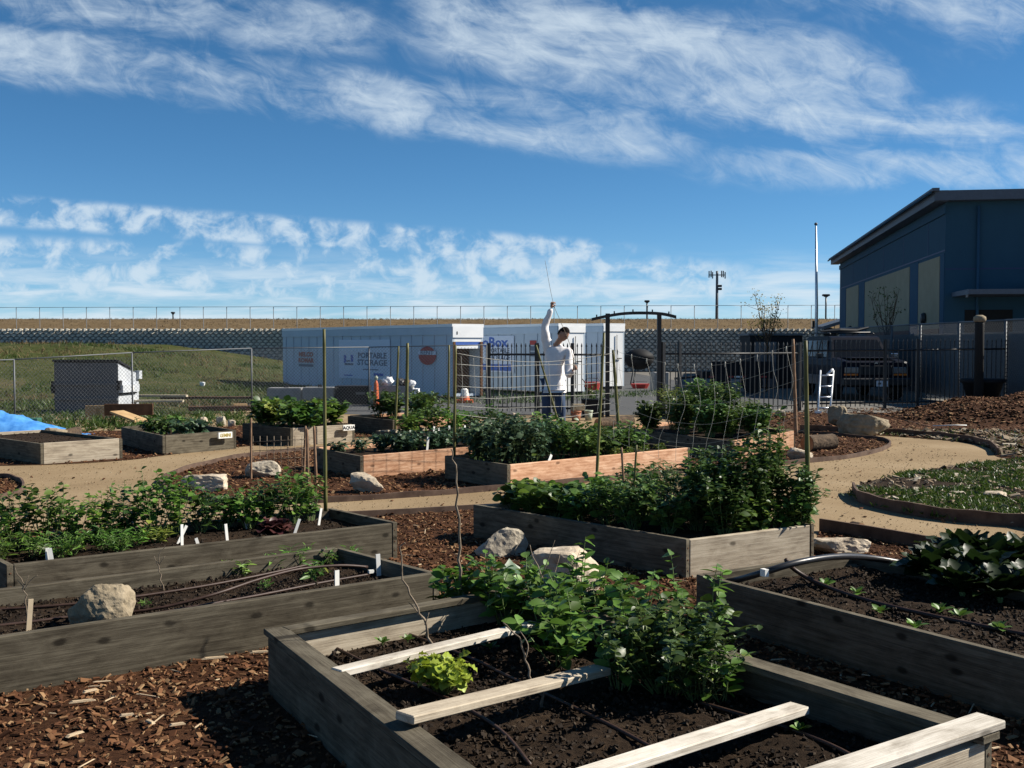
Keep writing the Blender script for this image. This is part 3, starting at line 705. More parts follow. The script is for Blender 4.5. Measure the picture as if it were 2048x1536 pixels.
# single pale slivers lying on the mulch, each its own piece
mg = bpy.data.objects['mulch_ground']
sl_meshes = []
for k in range(5):
    v, f = CHIP; vv = v.copy(); vv[:, 0] += 0.25 * np.sin(vv[:, 1] * (1 + k)) * 0.6; vv[4:, :2] *= 0.85
    me = mesh_np('sliver', vv, f); me.materials.append(MAT['sliver']); sl_meshes.append(me)
qs = scatter_pts(near_front, 275, ymax=9)
for i, (x, y) in enumerate(qs):
    o = bpy.data.objects.new('wood_sliver', sl_meshes[i % 5]); COL.objects.link(o); o.parent = mg
    L = random.choice((0.03, 0.04, 0.05, 0.06, 0.09)) * random.uniform(.8, 1.3)
    o.scale = (random.uniform(.003, .010), L * random.choice((.7, 1, 1.5)), 0.004); o.location = (x, y, 0.016)
    o.rotation_euler = (random.gauss(0, .12), random.gauss(0, .2), random.uniform(0, 6.28))
for px, py, L, a in ((165, 1413, .085, 65), (60, 1372, .13, 80), (430, 1325, .10, 70), (590, 1325, .10, 62), (300, 1455, .05, 130), (255, 1441, .05, 65), (355, 1460, .05, 60), (150, 1480, .06, 30), (520, 1313, .08, 75), (180, 1392, .05, 40)):
    p = at(px, py); o = bpy.data.objects.new('wood_sliver', sl_meshes[1]); COL.objects.link(o); o.parent = mg
    o.scale = (.016, L * 1.2, .008); o.location = (p.x, p.y, 0.020); o.rotation_euler = (0, 0, -R(a))

# ================================================================== RAISED BEDS
def board(name, a, b, h, t, z0, mat, parent, base, inset=0.0):
    """board from a to b (world xy), standing on edge"""
    a, b = Vector((a[0], a[1], 0)), Vector((b[0], b[1], 0)); d = b - a; L = d.length - inset
    o = box(name, Vector(((a.x + b.x) / 2, (a.y + b.y) / 2, z0 + h / 2)) - base, (L, t, h), mat, parent, math.atan2(d.y, d.x), 0.004)
    return o
def soil_mesh(b, z, nx, ny, amp, base):
    n, u, v = b['N'], b['U'], b['V']; vs = []; fs = []
    from mathutils import noise
    for j in range(ny + 1):
        for i in range(nx + 1):
            s, t = 0.015 + 0.97 * i / nx, 0.015 + 0.97 * j / ny
            p = n * (1 - s) * (1 - t) + u * s * (1 - t) + v * t * (1 - s) + b['W'] * s * t
            q = Vector((p.x * 4.5, p.y * 4.5, 0)); q2 = Vector((p.x * 17, p.y * 17, 3))
            e = min(i, nx - i, j, ny - j)
            zz = z + amp * (noise.noise(q) * 1.0 + noise.noise(q2) * 0.45) * (0.3 if e == 0 else 1)
            vs.append((p.x - base.x, p.y - base.y, zz))
    for j in range(ny):
        for i in range(nx):
            k = j * (nx + 1) + i; fs.append((k, k + 1, k + nx + 2, k + nx + 1))
    return np.array(vs), np.array(fs)
_b = bmesh.new(); lathe(_b, [(.0055, -.004), (.0055, .0015), (.003, .002)], 7); screw_me = bpy.data.meshes.new('screw'); _b.to_mesh(screw_me); _b.free(); screw_me.materials.append(MAT['rust'])
def raised_bed(key, label, soil_z, res=(30, 40), clods=0):
    b = BEDS[key]; n, u, w, v = b['N'], b['U'], b['W'], b['V']; h = b['h']; t = 0.04
    base = (n + w) / 2
    root = empty('raised_bed', base, label, 'raised bed', 'wooden raised garden beds')
    sm = b.get('sunny', b['mat']); du = (u - n).normalized(); dv = (v - n).normalized(); off = t / 2
    z0 = -0.03
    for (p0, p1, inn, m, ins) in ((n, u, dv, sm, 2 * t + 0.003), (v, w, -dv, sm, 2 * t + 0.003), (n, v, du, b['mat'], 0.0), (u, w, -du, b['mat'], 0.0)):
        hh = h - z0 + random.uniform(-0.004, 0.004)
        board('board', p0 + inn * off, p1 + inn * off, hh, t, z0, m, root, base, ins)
    for p, sx, sy in ((n, 1, 1), (u, -1, 1), (v, 1, -1), (w, -1, -1)):
        q = p + du * sx * (t + .035) + dv * sy * (t + .035)
        box('corner_post', (q.x - base.x, q.y - base.y, (h - 0.06) / 2), (0.06, 0.06, h - 0.06), b['mat'], root, math.atan2(du.y, du.x))
    if key in ('A', 'R1', 'R2', 'L1', 'L2', 'M', 'M2'):
        for p0, d_, dn in ((n, du, -dv), (u, -du, -dv), (v, dv * -1, -du), (n, dv, -du)):
            for zz in (.06, .13, .20):
                q = p0 + d_ * .022 + dn * .001 + Vector((0, 0, zz + random.uniform(-.012, .012))) - base
                so2 = bpy.data.objects.new('screw', screw_me); COL.objects.link(so2); so2.parent = root; so2.location = q; so2.rotation_euler = dn.to_track_quat('Z', 'Y').to_euler()
    vs, fs = soil_mesh(b, soil_z, res[0], res[1], 0.020, base)
    so_ = mesh_obj('soil', mesh_np('soil', vs, fs, True), 'soil', root)
    if clods:
        P = [p for p in b['poly']]; lo = np.min([[p.x, p.y] for p in P], 0); hi = np.max([[p.x, p.y] for p in P], 0)
        s, tt = RNG.uniform(.04, .96, clods), RNG.uniform(.03, .97, clods)
        pts = np.column_stack([n[i] * (1 - s) * (1 - tt) + u[i] * s * (1 - tt) + v[i] * tt * (1 - s) + w[i] * s * tt - base[i] for i in (0, 1)])
        c = chips('soil_clods', pts, soil_z + 0.002, 0.004, 0.022, None, 'clod', 0.009, 0.6, (0.6, 1.0), root)
    return root, base
bedA, baseA = raised_bed('A', 'nearest bed with cap boards and pale boards laid across its soil', 0.135, (70, 130), 6000)
bedR1, baseR1 = raised_bed('R1', 'grey bed at the right edge with black hose and chard', 0.175, (50, 90), 4200)
raised_bed('R2', 'grey bed with knotty sunlit end under the tall pea trellis', 0.20, (24, 40), 400)
raised_bed('L1', 'long grey bed at the left with white markers and tall bean row', 0.185, (50, 30), 700)
bedL2, baseL2 = raised_bed('L2', 'long grey bed in the left foreground holding the round boulder', 0.165, (80, 40), 3600)
raised_bed('M', 'reddish bed in the middle filled with leafy greens below string rows', 0.20, (24, 16), 0)
raised_bed('M2', 'reddish bed with a row of low dark plants left of centre', 0.20, (24, 16), 0)
raised_bed('FR', 'bed with sunlit reddish end holding the tall bush at the right', 0.20, (16, 24), 0)
raised_bed('AQ', 'grey bed with the AQUA sign', 0.22, (12, 12), 0)
raised_bed('J', 'small reddish bed furthest back behind the AQUA bed', 0.22, (12, 12), 0)
raised_bed('K', 'dark grey bed with the yellow lettered sign at the left', 0.20, (12, 16), 0)
raised_bed('L', 'pale ended bed of bare soil in front of the blue tarp', 0.22, (12, 16), 200)
raised_bed('N', 'low pale bed with short white markers behind the dark row bed', 0.20, (16, 12), 0)

# cap boards and cross boards of the nearest bed
bA = BEDS['A']; n, u, w, v = bA['N'], bA['U'], bA['W'], bA['V']; du = (u - n).normalized(); dv = (v - n).normalized()
def cap(a, b, wid, z, mat, inset=0.0, lab=None, th=0.026, roll=0.0):
    d = b - a; L = d.length - inset
    o = box('cap_board', Vector(((a.x + b.x) / 2, (a.y + b.y) / 2, z + th / 2)) - baseA, (L, wid, th), mat, bedA, 0, 0.003, rot=(roll, 0, math.atan2(d.y, d.x)))
    if lab: o['label'] = lab
    return o
zc = bA['h'] + 0.006
cap(n + du * .035 - dv * .02, v + du * .035 + dv * .02, 0.095, zc, 'greywood')
cap(u - du * .035 - dv * .02, w - du * .035 + dv * .02, 0.095, zc, 'greywood')
cap(v + dv * -.035 - du * .01, w + dv * -.035 + du * .02, 0.070, zc + 0.002, 'greywood', 0.16)
cap(n + dv * .03 + du * 0.10, u + dv * .03 + du * .035, 0.10, zc + 0.028, 'palewood', lab='bleached front cap board with split end')
def cross(px0, py0, px1, py1, wid, mat, lab, th=0.028, z=0.285, z1=None):
    a, b = at(px0, py0, z), at(px1, py1, z if z1 is None else z1); d = b - a; ang = math.atan2(d.y, d.x)
    o = box('cross_board', (a + b) / 2 - baseA - Vector((0, 0, th / 2)), (d.length, wid, th), mat, bedA, 0, 0.004, rot=Euler((0, -math.asin((b.z - a.z) / d.length), ang)))
    o['label'] = lab
cross(672, 1338, 1070, 1243, 0.062, 'palewood', 'bleached cross board furthest back', z=0.283, z1=0.24)
cross(808, 1427, 1205, 1332, 0.085, 'ashwood', 'wide grey cross board behind the dark bush', z=0.322, z1=0.24)
cross(1110, 1562, 1600, 1408, 0.080, 'palewood', 'brightest cross board at the bottom edge', z=0.27, z1=0.22)

# ---- hoses
def hose(pts, r, mat, label, parent=None, name='drip_hose', sub=5, base=None):
    P = smooth_path(pts, sub)
    if base is not None: P = [p - base for p in P]
    o = tube(name, P, r, mat, parent, 7)
    return tag(o, label, 'hose', 'irrigation hoses in the beds')
def bedline(key, pts, z): return [bed_pt(key, s, t, z) for s, t in pts]
hose([at(260, 1188 + 60, .18)] and [at(x, y, .185) for x, y in ((-60, 1222), (100, 1212), (250, 1196), (420, 1170), (560, 1142), (690, 1112))], 0.0075, 'hosebrown', 'brown drip hose along the back of the left foreground bed')
hose([at(x, y, .20 + dz) for x, y, dz in ((250, 1226, -.02), (330, 1214, 0), (430, 1188, .04), (520, 1158, .06), (600, 1138, .06), (680, 1131, .05), (735, 1134, .02))], 0.008, 'hosebrown', 'arched brown hose sagging across the left foreground bed')
hose([at(x, y, .18) for x, y in ((-60, 1285), (60, 1268), (200, 1246), (330, 1224), (520, 1190), (640, 1166), (742, 1148))], 0.0075, 'hosebrown', 'brown drip hose along the front of the left foreground bed')
hose([at(x, y, .18) for x, y in ((-60, 1258), (60, 1244), (150, 1232), (260, 1218))], 0.0075, 'hosebrown', 'brown drip hose passing behind the round boulder')
box('hose_cap', at(742, 1143, .195), (0.03, 0.018, 0.018), 'markerwhite', bpy.data.objects.get('drip_hose.002'), R(35))
hose([at(x, y, z) for x, y, z in ((1440, 1165, .19), (1475, 1160, .22), (1530, 1144, .30), (1600, 1124, .345), (1680, 1113, .33), (1760, 1118, .26), (1850, 1136, .20), (1960, 1164, .185))], 0.018, 'hoseblack', 'thick black hose arching over the corner of the right bed', name='black_hose')
hose([at(x, y, z) for x, y, z in ((1572, 1120, .33), (1590, 1140, .26), (1640, 1168, .20), (1740, 1202, .19), (1880, 1235, .19), (2080, 1275, .19))], 0.012, 'hosebrown', 'drip hose through the middle of the right bed')
hose([at(x, y, .19) for x, y in ((1442, 1165), (1560, 1195), (1700, 1232), (1860, 1276), (2080, 1336))], 0.014, 'hoseblack', 'black drip hose along the near side of the right bed')
box('hose_clip', at(1529, 1145, .300), (0.026, 0.037, 0.037), 'markerwhite', bpy.data.objects['black_hose'], R(30))
hose([at(x, y, .15) for x, y in ((660, 1290), (760, 1340), (900, 1400), (1000, 1460), (1060, 1530))], 0.0075, 'hosebrown', 'drip hose under the cross boards of the nearest bed')
hose([at(x, y, .15) for x, y in ((730, 1240), (800, 1262), (950, 1320), (1010, 1350), (1200, 1440), (1330, 1510))], 0.0075, 'hosebrown', 'second drip hose in the soil of the nearest bed')
hose([at(x, y, .15) for x, y in ((1400, 1405), (1520, 1440), (1600, 1465), (1700, 1510), (1760, 1560))], 0.008, 'hosebrown', 'drip hose near the right side of the nearest bed')

# ---- markers
def marker(px, py, h, wid, lean, label, mat='markerwhite', z=0.19, lx=0.0):
    p = at(px, py, z)
    bm = bmesh.new(); add_box(bm, (0, 0, h * .65), (wid, 0.005, h * 1.3))
    o = bm_obj('plant_marker', bm, mat, None, (p.x, p.y, z - 0.01), (0, lean, random.uniform(.5, .95)))
    return tag(o, label, 'plant marker', 'plant markers standing in the beds')
L1M = [(1070 / 3.01, 1085, .10, 'leaning white marker left end beside the bean row'), (364, 1090, .11, 'white marker with dark lower half near the bed edge'), (398, 1092, .05, 'shortest white marker low at the front board'), (453, 1052, .085, 'upper one of the two stacked white markers'), (455, 1084, .10, 'lower one of the two stacked white markers'), (494, 1055, .11, 'tall white marker leaning left'), (588, 1068, .09, 'white marker leaning right by the red lettuce'), (637, 1050, .10, 'white marker nearest the bamboo pole')]
for (x, y, h, l), ln in zip(L1M, (.5, 0, -.3, 0, -.1, -.15, .35, .2)): marker(x, y, h, .020, ln, l)
marker(622, 1030, .07, .02, .1, 'small marker under the bean leaves at the right end')
marker(96, 1130, .085, .022, -.02, 'left one of the paired white markers at the left end'); marker(106, 1130, .085, .022, -.15, 'right one of the paired white markers at the left end')
marker(674, 1178, .085, .028, 0, 'round topped white marker at the front board of the left bed', z=.17)
marker(758, 1150, .10, .026, -.05, 'white marker in the right corner of the left foreground bed', z=.17)
marker(57, 1262, .12, .022, .08, 'wooden marker left of the round boulder', 'markerwood', z=.17)
for i, (x, y, h) in enumerate(((867, 885, .17), (880, 884, .15), (900, 883, .17), (928, 880, .16), (954, 878, .15))): marker(x, y, h, .028, (.05, -.12, -.05, .1, 0)[i], 'short white marker in the low pale bed, number %s from the left' % ('one', 'two', 'three', 'four', 'five')[i])
marker(854, 902, .14, .03, .1, 'white marker in the dark row bed')
marker(1097, 922, .07, .04, .6, 'white marker leaning on the board of the middle bed', z=.22)

# ================================================================== ROCKS
def rock(name, px0, px1, pyt, pyb, label, mat='rock', seed=0, sub=3, flat=0.35, cuts=7, zbase=0.0, depth_ratio=0.75):
    pm = (px0 + px1) / 2; c = at(pm, pyb, zbase); Y = c.y
    w = (px1 - px0) / FPX * Y; top = dep(pm, pyt, Y).z; hgt = max(top - zbase, 0.04)
    dpt = w * depth_ratio; rg = random.Random(seed)
    bm = bmesh.new(); bmesh.ops.create_icosphere(bm, subdivisions=sub + 1, radius=1.0)
    planes = []
    for k in range(cuts):
        d = Vector((rg.gauss(0, 1), rg.gauss(0, 1), rg.gauss(0, .7))).normalized(); planes.append((d, rg.uniform(.42, .78)))
    planes.append((Vector((rg.gauss(0, .15), rg.gauss(0, .15), 1)).normalized(), 0.72))
    from mathutils import noise
    for vtx in bm.verts:
        p = vtx.co.copy()
        for d, k in planes:
            e = p.dot(d) - k
            if e > 0: p -= d * e * 0.92
        p += p.normalized() * noise.noise(p * 2.3 + Vector((seed, 0, 0))) * 0.09 + p.normalized() * noise.noise(p * 6 + Vector((seed, 4, 0))) * 0.05 + p.normalized() * noise.noise(p * 15 + Vector((seed, 4, 3))) * 0.022
        vtx.co = p
    xs = [v_.co.x for v_ in bm.verts]; zs = [v_.co.z for v_ in bm.verts]; ys = [v_.co.y for v_ in bm.verts]
    for vtx in bm.verts:
        q = vtx.co
        q.x = ((q.x - min(xs)) / (max(xs) - min(xs)) - .5) * w
        q.y = ((q.y - min(ys)) / (max(ys) - min(ys)) - .5) * dpt
        q.z = ((q.z - min(zs)) / (max(zs) - min(zs))) * hgt * 1.22 - hgt * 0.22
    o = bm_obj(name, bm, mat, None, (c.x, c.y + dpt / 2, zbase), smooth=False)
    return tag(o, label, 'rock', 'rocks lying about the garden')
rock('rock', 350, 448, 951, 985, 'long flat pale stone near the left tip of the mulch island', 'rock', 3, cuts=9)
rock('rock', 484, 556, 924, 958, 'grey white stone beside the wire cage', 'rockgrey', 4)
rock('rock', 697, 766, 948, 988, 'angular cream stone in front of the dark row bed', 'rock', 12, cuts=5)
rock('rock', 945, 1058, 1061, 1118, 'faceted grey stone left of the trellis bed', 'rockgrey', 9, cuts=6)
rock('rock', 1045, 1218, 1108, 1196, 'large pinkish boulder behind the pea plants', 'rock', 15, cuts=6)
rock('boulder', 116, 252, 1174, 1272, 'rounded tan boulder sitting in the left foreground bed', 'rocktan', 21, sub=4, cuts=3, zbase=0.15, depth_ratio=0.8)
rock('rock', 1308, 1350, 873, 898, 'tan stone between the middle bed and the bush bed', 'rock', 6)
rock('rock', 1580, 1631, 897, 923, 'smooth pale oval stone beside the dark log', 'rock', 8, cuts=3)
rock('boulder', 1684, 1790, 828, 874, 'big weathered boulder on the far side of the path', 'rocktan', 31, sub=4, cuts=5)
rock('rock', 1660, 1700, 812, 852, 'upright stone behind the big boulder by the ladder', 'rocktan', 33, cuts=5)
rock('rock', 1632, 1757, 1078, 1112, 'flat pale slab stone at the corner of the trellis bed', 'rock', 18, cuts=8, depth_ratio=0.6)
rock('rock', 1975, 2030, 985, 1003, 'flat pale stone in the weeds at the right edge', 'rock', 19)
rock('rock', 1900, 1945, 984, 997, 'small grey stone in the weedy island', 'rockgrey', 20)
rock('rock', 397, 414, 834, 850, 'leftmost of three small cream stones behind the signed bed', 'rock', 22, sub=2)
rock('rock', 430, 450, 833, 851, 'middle one of three small cream stones behind the signed bed', 'rockgrey', 23, sub=2)
rock('rock', 454, 470, 840, 854, 'rightmost of three small cream stones behind the signed bed', 'rock', 24, sub=2)
rock('rock', 788, 822, 868, 893, 'pointed tan stone behind the dark row bed', 'rock', 25, sub=2)
rock('rock', 72, 128, 856, 882, 'golden stone at the edge of the blue tarp', 'rocktan', 26)
rock('rock', 1020, 1040, 826, 842, 'small tan stone in front of the iron fence', 'rock', 27, sub=2)
rock('rock', 1170, 1186, 780, 790, 'pale block at the foot of the storage boxes', 'rock', 28, sub=2)
for i, (a, b, t, bt) in enumerate(((1495, 1512, 815, 830), (1520, 1545, 812, 832), (1550, 1575, 818, 834))):
    rock('rock', a, b, t, bt, ('left', 'middle', 'right')[i] + ' one of the dark stones behind the tall bush', 'rockgrey', 40 + i, sub=2)

# ---- logs
def log(px0, py0, px1, py1, r, label, z=None):
    a, b = at(px0, py0), at(px1, py1); z = r * 0.9
    a.z = b.z = z; d = (b - a); c = (a + b) / 2
    root = empty('log', (c.x, c.y, 0), label, 'log', 'logs lying in the mulch')
    N = 9; pts = [a + d * i / (N - 1) - Vector((c.x, c.y, 0)) for i in range(N)]
    bm = bmesh.new(); add_tube(bm, pts, [r * random.uniform(.93, 1.05) for _ in range(N)], 12, cap=False)
    bm_obj('bark', bm, 'barkwood', root, smooth=True)
    for e, s in ((pts[0], -1), (pts[-1], 1)):
        bm = bmesh.new(); bmesh.ops.create_circle(bm, cap_ends=True, radius=r * .97, segments=12)
        o = bm_obj('cut_end', bm, 'cutwood', root, e + d.normalized() * s * .002); o.rotation_euler = (d * s).to_track_quat('Z', 'Y').to_euler()
log(1614, 903, 1664, 899, 0.12, 'dark log beside the bush bed at the right')
log(298, 897, 330, 900, 0.085, 'short log with cut end against the signed bed')
log(1196, 856, 1262, 850, 0.09, 'low dark log in front of the gate')
log(1345, 838, 1352, 830, 0.10, 'round log end facing the camera beside the gate post')
log(120, 880, 155, 872, 0.08, 'dark log on the soil of the pale ended bed')
log(1705, 1085 - 22, 1722, 1085 - 18, 0.045, 'thin pole end lying by the path edging')

# ================================================================== PLANTS IN THE BEDS
# nearest bed: peas, one dark bush, a yellow lettuce, bare twigs
PEA = [(905, 1225, .24, .15), (955, 1230, .28, .18), (1010, 1255, .30, .20), (1065, 1240, .27, .18), (1105, 1290, .31, .20), (1150, 1275, .31, .22), (1200, 1265, .27, .20), (1120, 1330, .28, .18), (1235, 1290, .32, .2)]
for i, (x, y, h, r) in enumerate(PEA):
    plant('pea_plant', at(x, y, .14), h * 1.05, r * 1.1, 12, 9, .088, 'ovate', 'leaf_peao', 'bright green pea plant at the back of the nearest bed', 'plant', 'pea plants in the nearest bed', separate=True, sr=.0035, wob=.4)
for x, y, h in ((1160, 1210, .40), (1345, 1235, .34), (1425, 1245, .30)):
    plant('pea_shoot', at(x, y + 60, .14), h + .08, .07, 3, 10, .08, 'ovate', 'leaf_peao', 'tall loose pea shoot rising above the ' + {1160: 'large pinkish boulder', 1345: 'dark bush', 1425: 'right side of the dark bush'}[x], 'plant', 'pea plants in the nearest bed', separate=True, sr=.003, tmin=.35)
plant('herb_bush', at(1330, 1385, .14), .34, .27, 50, 24, .054, 'ovate', 'leaf_dark', 'dense mid green bush with small leaves in the nearest bed', 'bush', sr=.0025, spread=1.0, wob=.35)
plant('herb_bush', at(1400, 1400, .14), .24, .18, 34, 18, .045, 'narrow', 'leaf_grey', 'low grey green herb right of the dense bush', 'bush', sr=.002, spread=1.0, wob=.35)
for x, y, h in ((1280, 1350, .36), (1390, 1370, .26), (1440, 1400, .20), (1240, 1380, .24)):
    plant('pea_plant', at(x, y, .14), h * 1.1, .18, 10, 9, .070, 'ovate', 'leaf_peao', 'pea plant scrambling through the dense bush', 'plant', 'pea plants in the herb bush', separate=True, sr=.003, wob=.4)
plant('lettuce', at(885, 1388, .14), .135, .115, 30, 6, .062, 'redleaf', 'lettuce', 'frilly yellow green lettuce in the nearest bed', 'lettuce', separate=True, sr=.003, spread=1.0, droop=.5, tmin=.45, wob=.25)
plant('dark_cabbage', at(1005, 1215, .14), .20, .14, 9, 4, .13, 'kale', 'leaf_kale', 'dark blue green cabbage behind the pea plants', 'cabbage', separate=False, sr=.004, tmin=.5)
for x, y in ((765, 1290), (815, 1285), (735, 1268), (980, 1300), (1600, 1465)):
    rosette('seedling', at(x, y, .145), 6, .05, 'ovate', 'leaf_peao', {765: 'pale seedling in the left corner of the nearest bed', 815: 'seedling just behind the rear cross board', 735: 'tiny seedling beside the white chip in the nearest bed', 980: 'seedling at the foot of the pea clump', 1600: 'seedling near the bright cross board end'}[x], 'seedling', 'seedlings in bare soil', (20, 70), True, .01)
# seedlings of the left foreground bed and the right bed
for i, (x, y, sz) in enumerate(((460, 1150, .09), (490, 1152, .09), (540, 1140, .10), (600, 1135, .10), (640, 1150, .10), (625, 1160, .09), (660, 1130, .11), (700, 1120, .10), (715, 1125, .09), (530, 1178, .06), (290, 1215, .05), (585, 1128, .1), (615, 1122, .1))):
    plant('grass_tuft', at(x, y, .165), sz, .05, 9, 3, sz * .8, 'narrow', 'leaf_pea', 'thin green seedling tuft in the soil behind the arched hose', 'seedling', 'seedling tufts in the left foreground bed', sr=.0015, tmin=.1)
for i, (x, y) in enumerate(((1650, 1172), (1715, 1190), (1880, 1225), (1920, 1235), (1830, 1258), (2000, 1262), (1760, 1228))):
    rosette('seedling', at(x, y, .18), 8, .07, 'ovate', 'leaf_peao', 'small seedling between the hoses of the right bed', 'seedling', 'seedlings of the right bed', (10, 60), True, .01)
# chard of the right bed
for i, (x, y, n_, sz, lab) in enumerate(((1865, 1165, 30, .24, 'outermost small chard plant left of the clump'), (1960, 1175, 30, .27, 'chard plant filling the middle of the clump'), (1885, 1158, 34, .27, 'dark chard plant at the left of the right bed clump'), (1935, 1140, 34, .31, 'tall upright chard plant behind the clump'), (1990, 1155, 34, .29, 'broad chard plant in the middle of the clump'), (2050, 1150, 34, .31, 'chard plant cut by the right edge'), (1925, 1195, 28, .23, 'low chard plant in the deep shade of the clump'), (2000, 1205, 28, .23, 'low chard near the right edge in shade'), (2060, 1200, 28, .25, 'chard at the right edge nearest the camera'))):
    rosette('chard', at(x, y, .18), n_, sz, 'chard', 'chard', lab, 'chard', 'chard in the right bed', (25, 88), True, .03)

# trellis bed (R2)
for s, t in ((.25, .95), (.6, .97), (.85, .9), (.2, .82), (.5, .85), (.8, .78), (.2, .7), (.45, .72), (.25, .6), (.3, .92), (.7, .88)):
    plant('leafy_green', bed_pt('R2', s, t, .2), random.uniform(.15, .24), .17, 15, 8, .10, 'round', random.choice(('leaf_pea', 'leaf_pea', 'leaf_dark')), 'low leafy green at the back left of the trellis bed', 'plant', 'low greens in the trellis bed', sr=.003, droop=.1)
for s, t, h in ((.3, .50, .30), (.65, .55, .36), (.9, .60, .34), (.25, .36, .30), (.55, .40, .38), (.85, .42, .40), (.3, .24, .26), (.75, .30, .38), (.5, .22, .30), (.95, .7, .3)):
    plant('bean_plant', bed_pt('R2', s, t, .2), h * 1.12, .24, 24, 15, .075, random.choice(('ovate', 'round', 'narrow', 'ovate')), 'leaf_dark', 'bushy dark bean plant in the middle of the trellis bed', 'plant', 'bean plants of the trellis bed', sr=.003, wob=.35)
for s, t, h in ((.72, .10, .50), (.90, .16, .60), (.84, .30, .52), (.95, .05, .42), (.55, .16, .46), (.65, .30, .48), (.45, .08, .36)):
    plant('climbing_pea', bed_pt('R2', s, t, .2), h * 1.1, .20, 32, 24, .066, 'ovate', 'leaf_dark', 'tall dense pea vine climbing the net beside the bamboo pole', 'plant', 'climbing peas of the trellis bed', sr=.003, wob=.3)
for s, t, h in ((.93, .12, .80), (.97, .2, .72)):
    plant('climbing_pea', bed_pt('R2', s, t, .2), h, .12, 10, 24, .058, 'ovate', 'leaf_pea', 'slender pea vine tip reaching up the net', 'plant', 'climbing pea tips', sr=.003, wob=.25, tmin=.3)
for s, t in ((.98, .02), (.9, .03), (.75, .03), (.6, .05)):
    plant('pea_plant', bed_pt('R2', s, t + .02, .2), .24, .20, 14, 10, .07, 'ovate', 'leaf_pea', 'pea plant spilling over the sunlit end of the trellis bed', 'plant', 'peas at the end of the trellis bed', sr=.003, droop=.6)
# long left bed (L1)
for i in range(15):
    s = -0.02 + i / 14 * .93; hh = (.30, .27, .34, .36, .30, .28, .33, .40, .36, .27, .25, .24, .30, .34, .28)[i]
    plant('bean_plant', bed_pt('L1', s, .86 + random.uniform(-.05, .05), .19), hh * 1.12, .19, 17, 13, .066, 'ovate', 'leaf_pea' if i % 3 else 'leaf_dark', 'bean plant in the back row of the long left bed', 'plant', 'bean row of the long left bed', sr=.003, wob=.35)
for s, t, h in ((.03, .52, .12), (.12, .6, .13), (.2, .5, .13), (.28, .55, .12), (.36, .58, .10), (.42, .62, .09), (.16, .42, .09), (.30, .40, .08)):
    plant('low_herb', bed_pt('L1', s, t, .19), h * 1.2, .15, 18, 9, .06, 'narrow', random.choice(('leaf_pea', 'leaf_yellow')), 'low feathery herb in front of the bean row', 'plant', 'low herbs of the long left bed', sr=.002)
rosette('red_lettuce', bed_pt('L1', .74, .55, .19), 24, .15, 'redleaf', 'lettucered', 'dark red lettuce near the right end of the long left bed', 'lettuce', None, (10, 80), False, .01)
rosette('red_lettuce', bed_pt('L1', .14, .50, .19), 14, .09, 'redleaf', 'leaf_grey', 'small pale mottled lettuce at the left of the long left bed', 'lettuce', None, (10, 80), False, .01)
# middle bed (M)
for i in range(26):
    s, t = (i % 13 + .5) / 13, (.35, .75)[i // 13]
    s = .03 + .80 * s; hh = random.uniform(.36, .46) * (1.15 if s < .45 else .78)
    plant('leafy_green', bed_pt('M', s, t + random.uniform(-.08, .08), .2), hh, .26, 18, 13, .085, 'kale' if s < .35 else 'ovate', 'leaf_kale' if s < .35 else 'leaf_dark', 'leafy green in the dense planting of the middle bed' if s >= .35 else 'blue green kale in the left half of the middle bed', 'plant', 'greens of the middle bed' if s >= .35 else 'kale of the middle bed', sr=.003, wob=.3)
for i in range(8):
    plant('low_herb', bed_pt('M', .60 + i * .045, .15 + .1 * (i % 2), .2), .10, .10, 7, 6, .05, 'ovate', 'leaf_yellow', 'low yellow green herb at the right front of the middle bed', 'plant', 'low herbs of the middle bed', sr=.002)
# dark row bed (M2)
for i in range(9):
    plant('dark_row_plant', bed_pt('M2', .30 + i * .065, .55 + random.uniform(-.1, .1), .2), .22, .19, 18, 10, .075, 'kale', 'leaf_kale', 'low dark plant in the row of the left reddish bed', 'plant', 'dark row of the left reddish bed', sr=.003, droop=.4)
for s in (.04, .16):
    plant('dark_plant', bed_pt('M2', s, .62, .2), .18, .14, 12, 8, .065, 'kale', 'leaf_kale', 'small dark plant at the left end of the reddish row bed', 'plant', 'pair of dark plants', sr=.003)
plant('onion_plant', bed_pt('M2', .26, .85, .2), .20, .08, 9, 1, .10, 'blade', 'leaf_yellow', 'thin grassy onion plant behind the row bed', 'plant', sr=.002, tmin=.3)
# bush bed (FR)
for s, t, h, r, lm in ((.25, .55, .62, .36, 'leaf_dark'), (.6, .42, .70, .34, 'leaf_dark'), (.45, .78, .66, .30, 'leaf_yellow'), (.75, .55, .72, .30, 'leaf_yellow'), (.4, .25, .40, .30, 'leaf_dark'), (.75, .2, .42, .26, 'leaf_dark'), (.15, .8, .42, .26, 'leaf_dark'), (.9, .35, .45, .22, 'leaf_yellow'), (.25, .32, .5, .3, 'leaf_dark'), (.55, .6, .75, .3, 'leaf_dark'), (.6, .12, .36, .28, 'leaf_dark')):
    plant('tall_bush', bed_pt('FR', s, t, .2), h, r, 44, 24, .085, 'ovate' if lm == 'leaf_dark' else 'narrow', lm, ('dense dark green bush' if lm == 'leaf_dark' else 'feathery yellow green bush') + ' in the bed before the gate', 'bush', 'bushes of the bed before the gate', sr=.003, wob=.3)
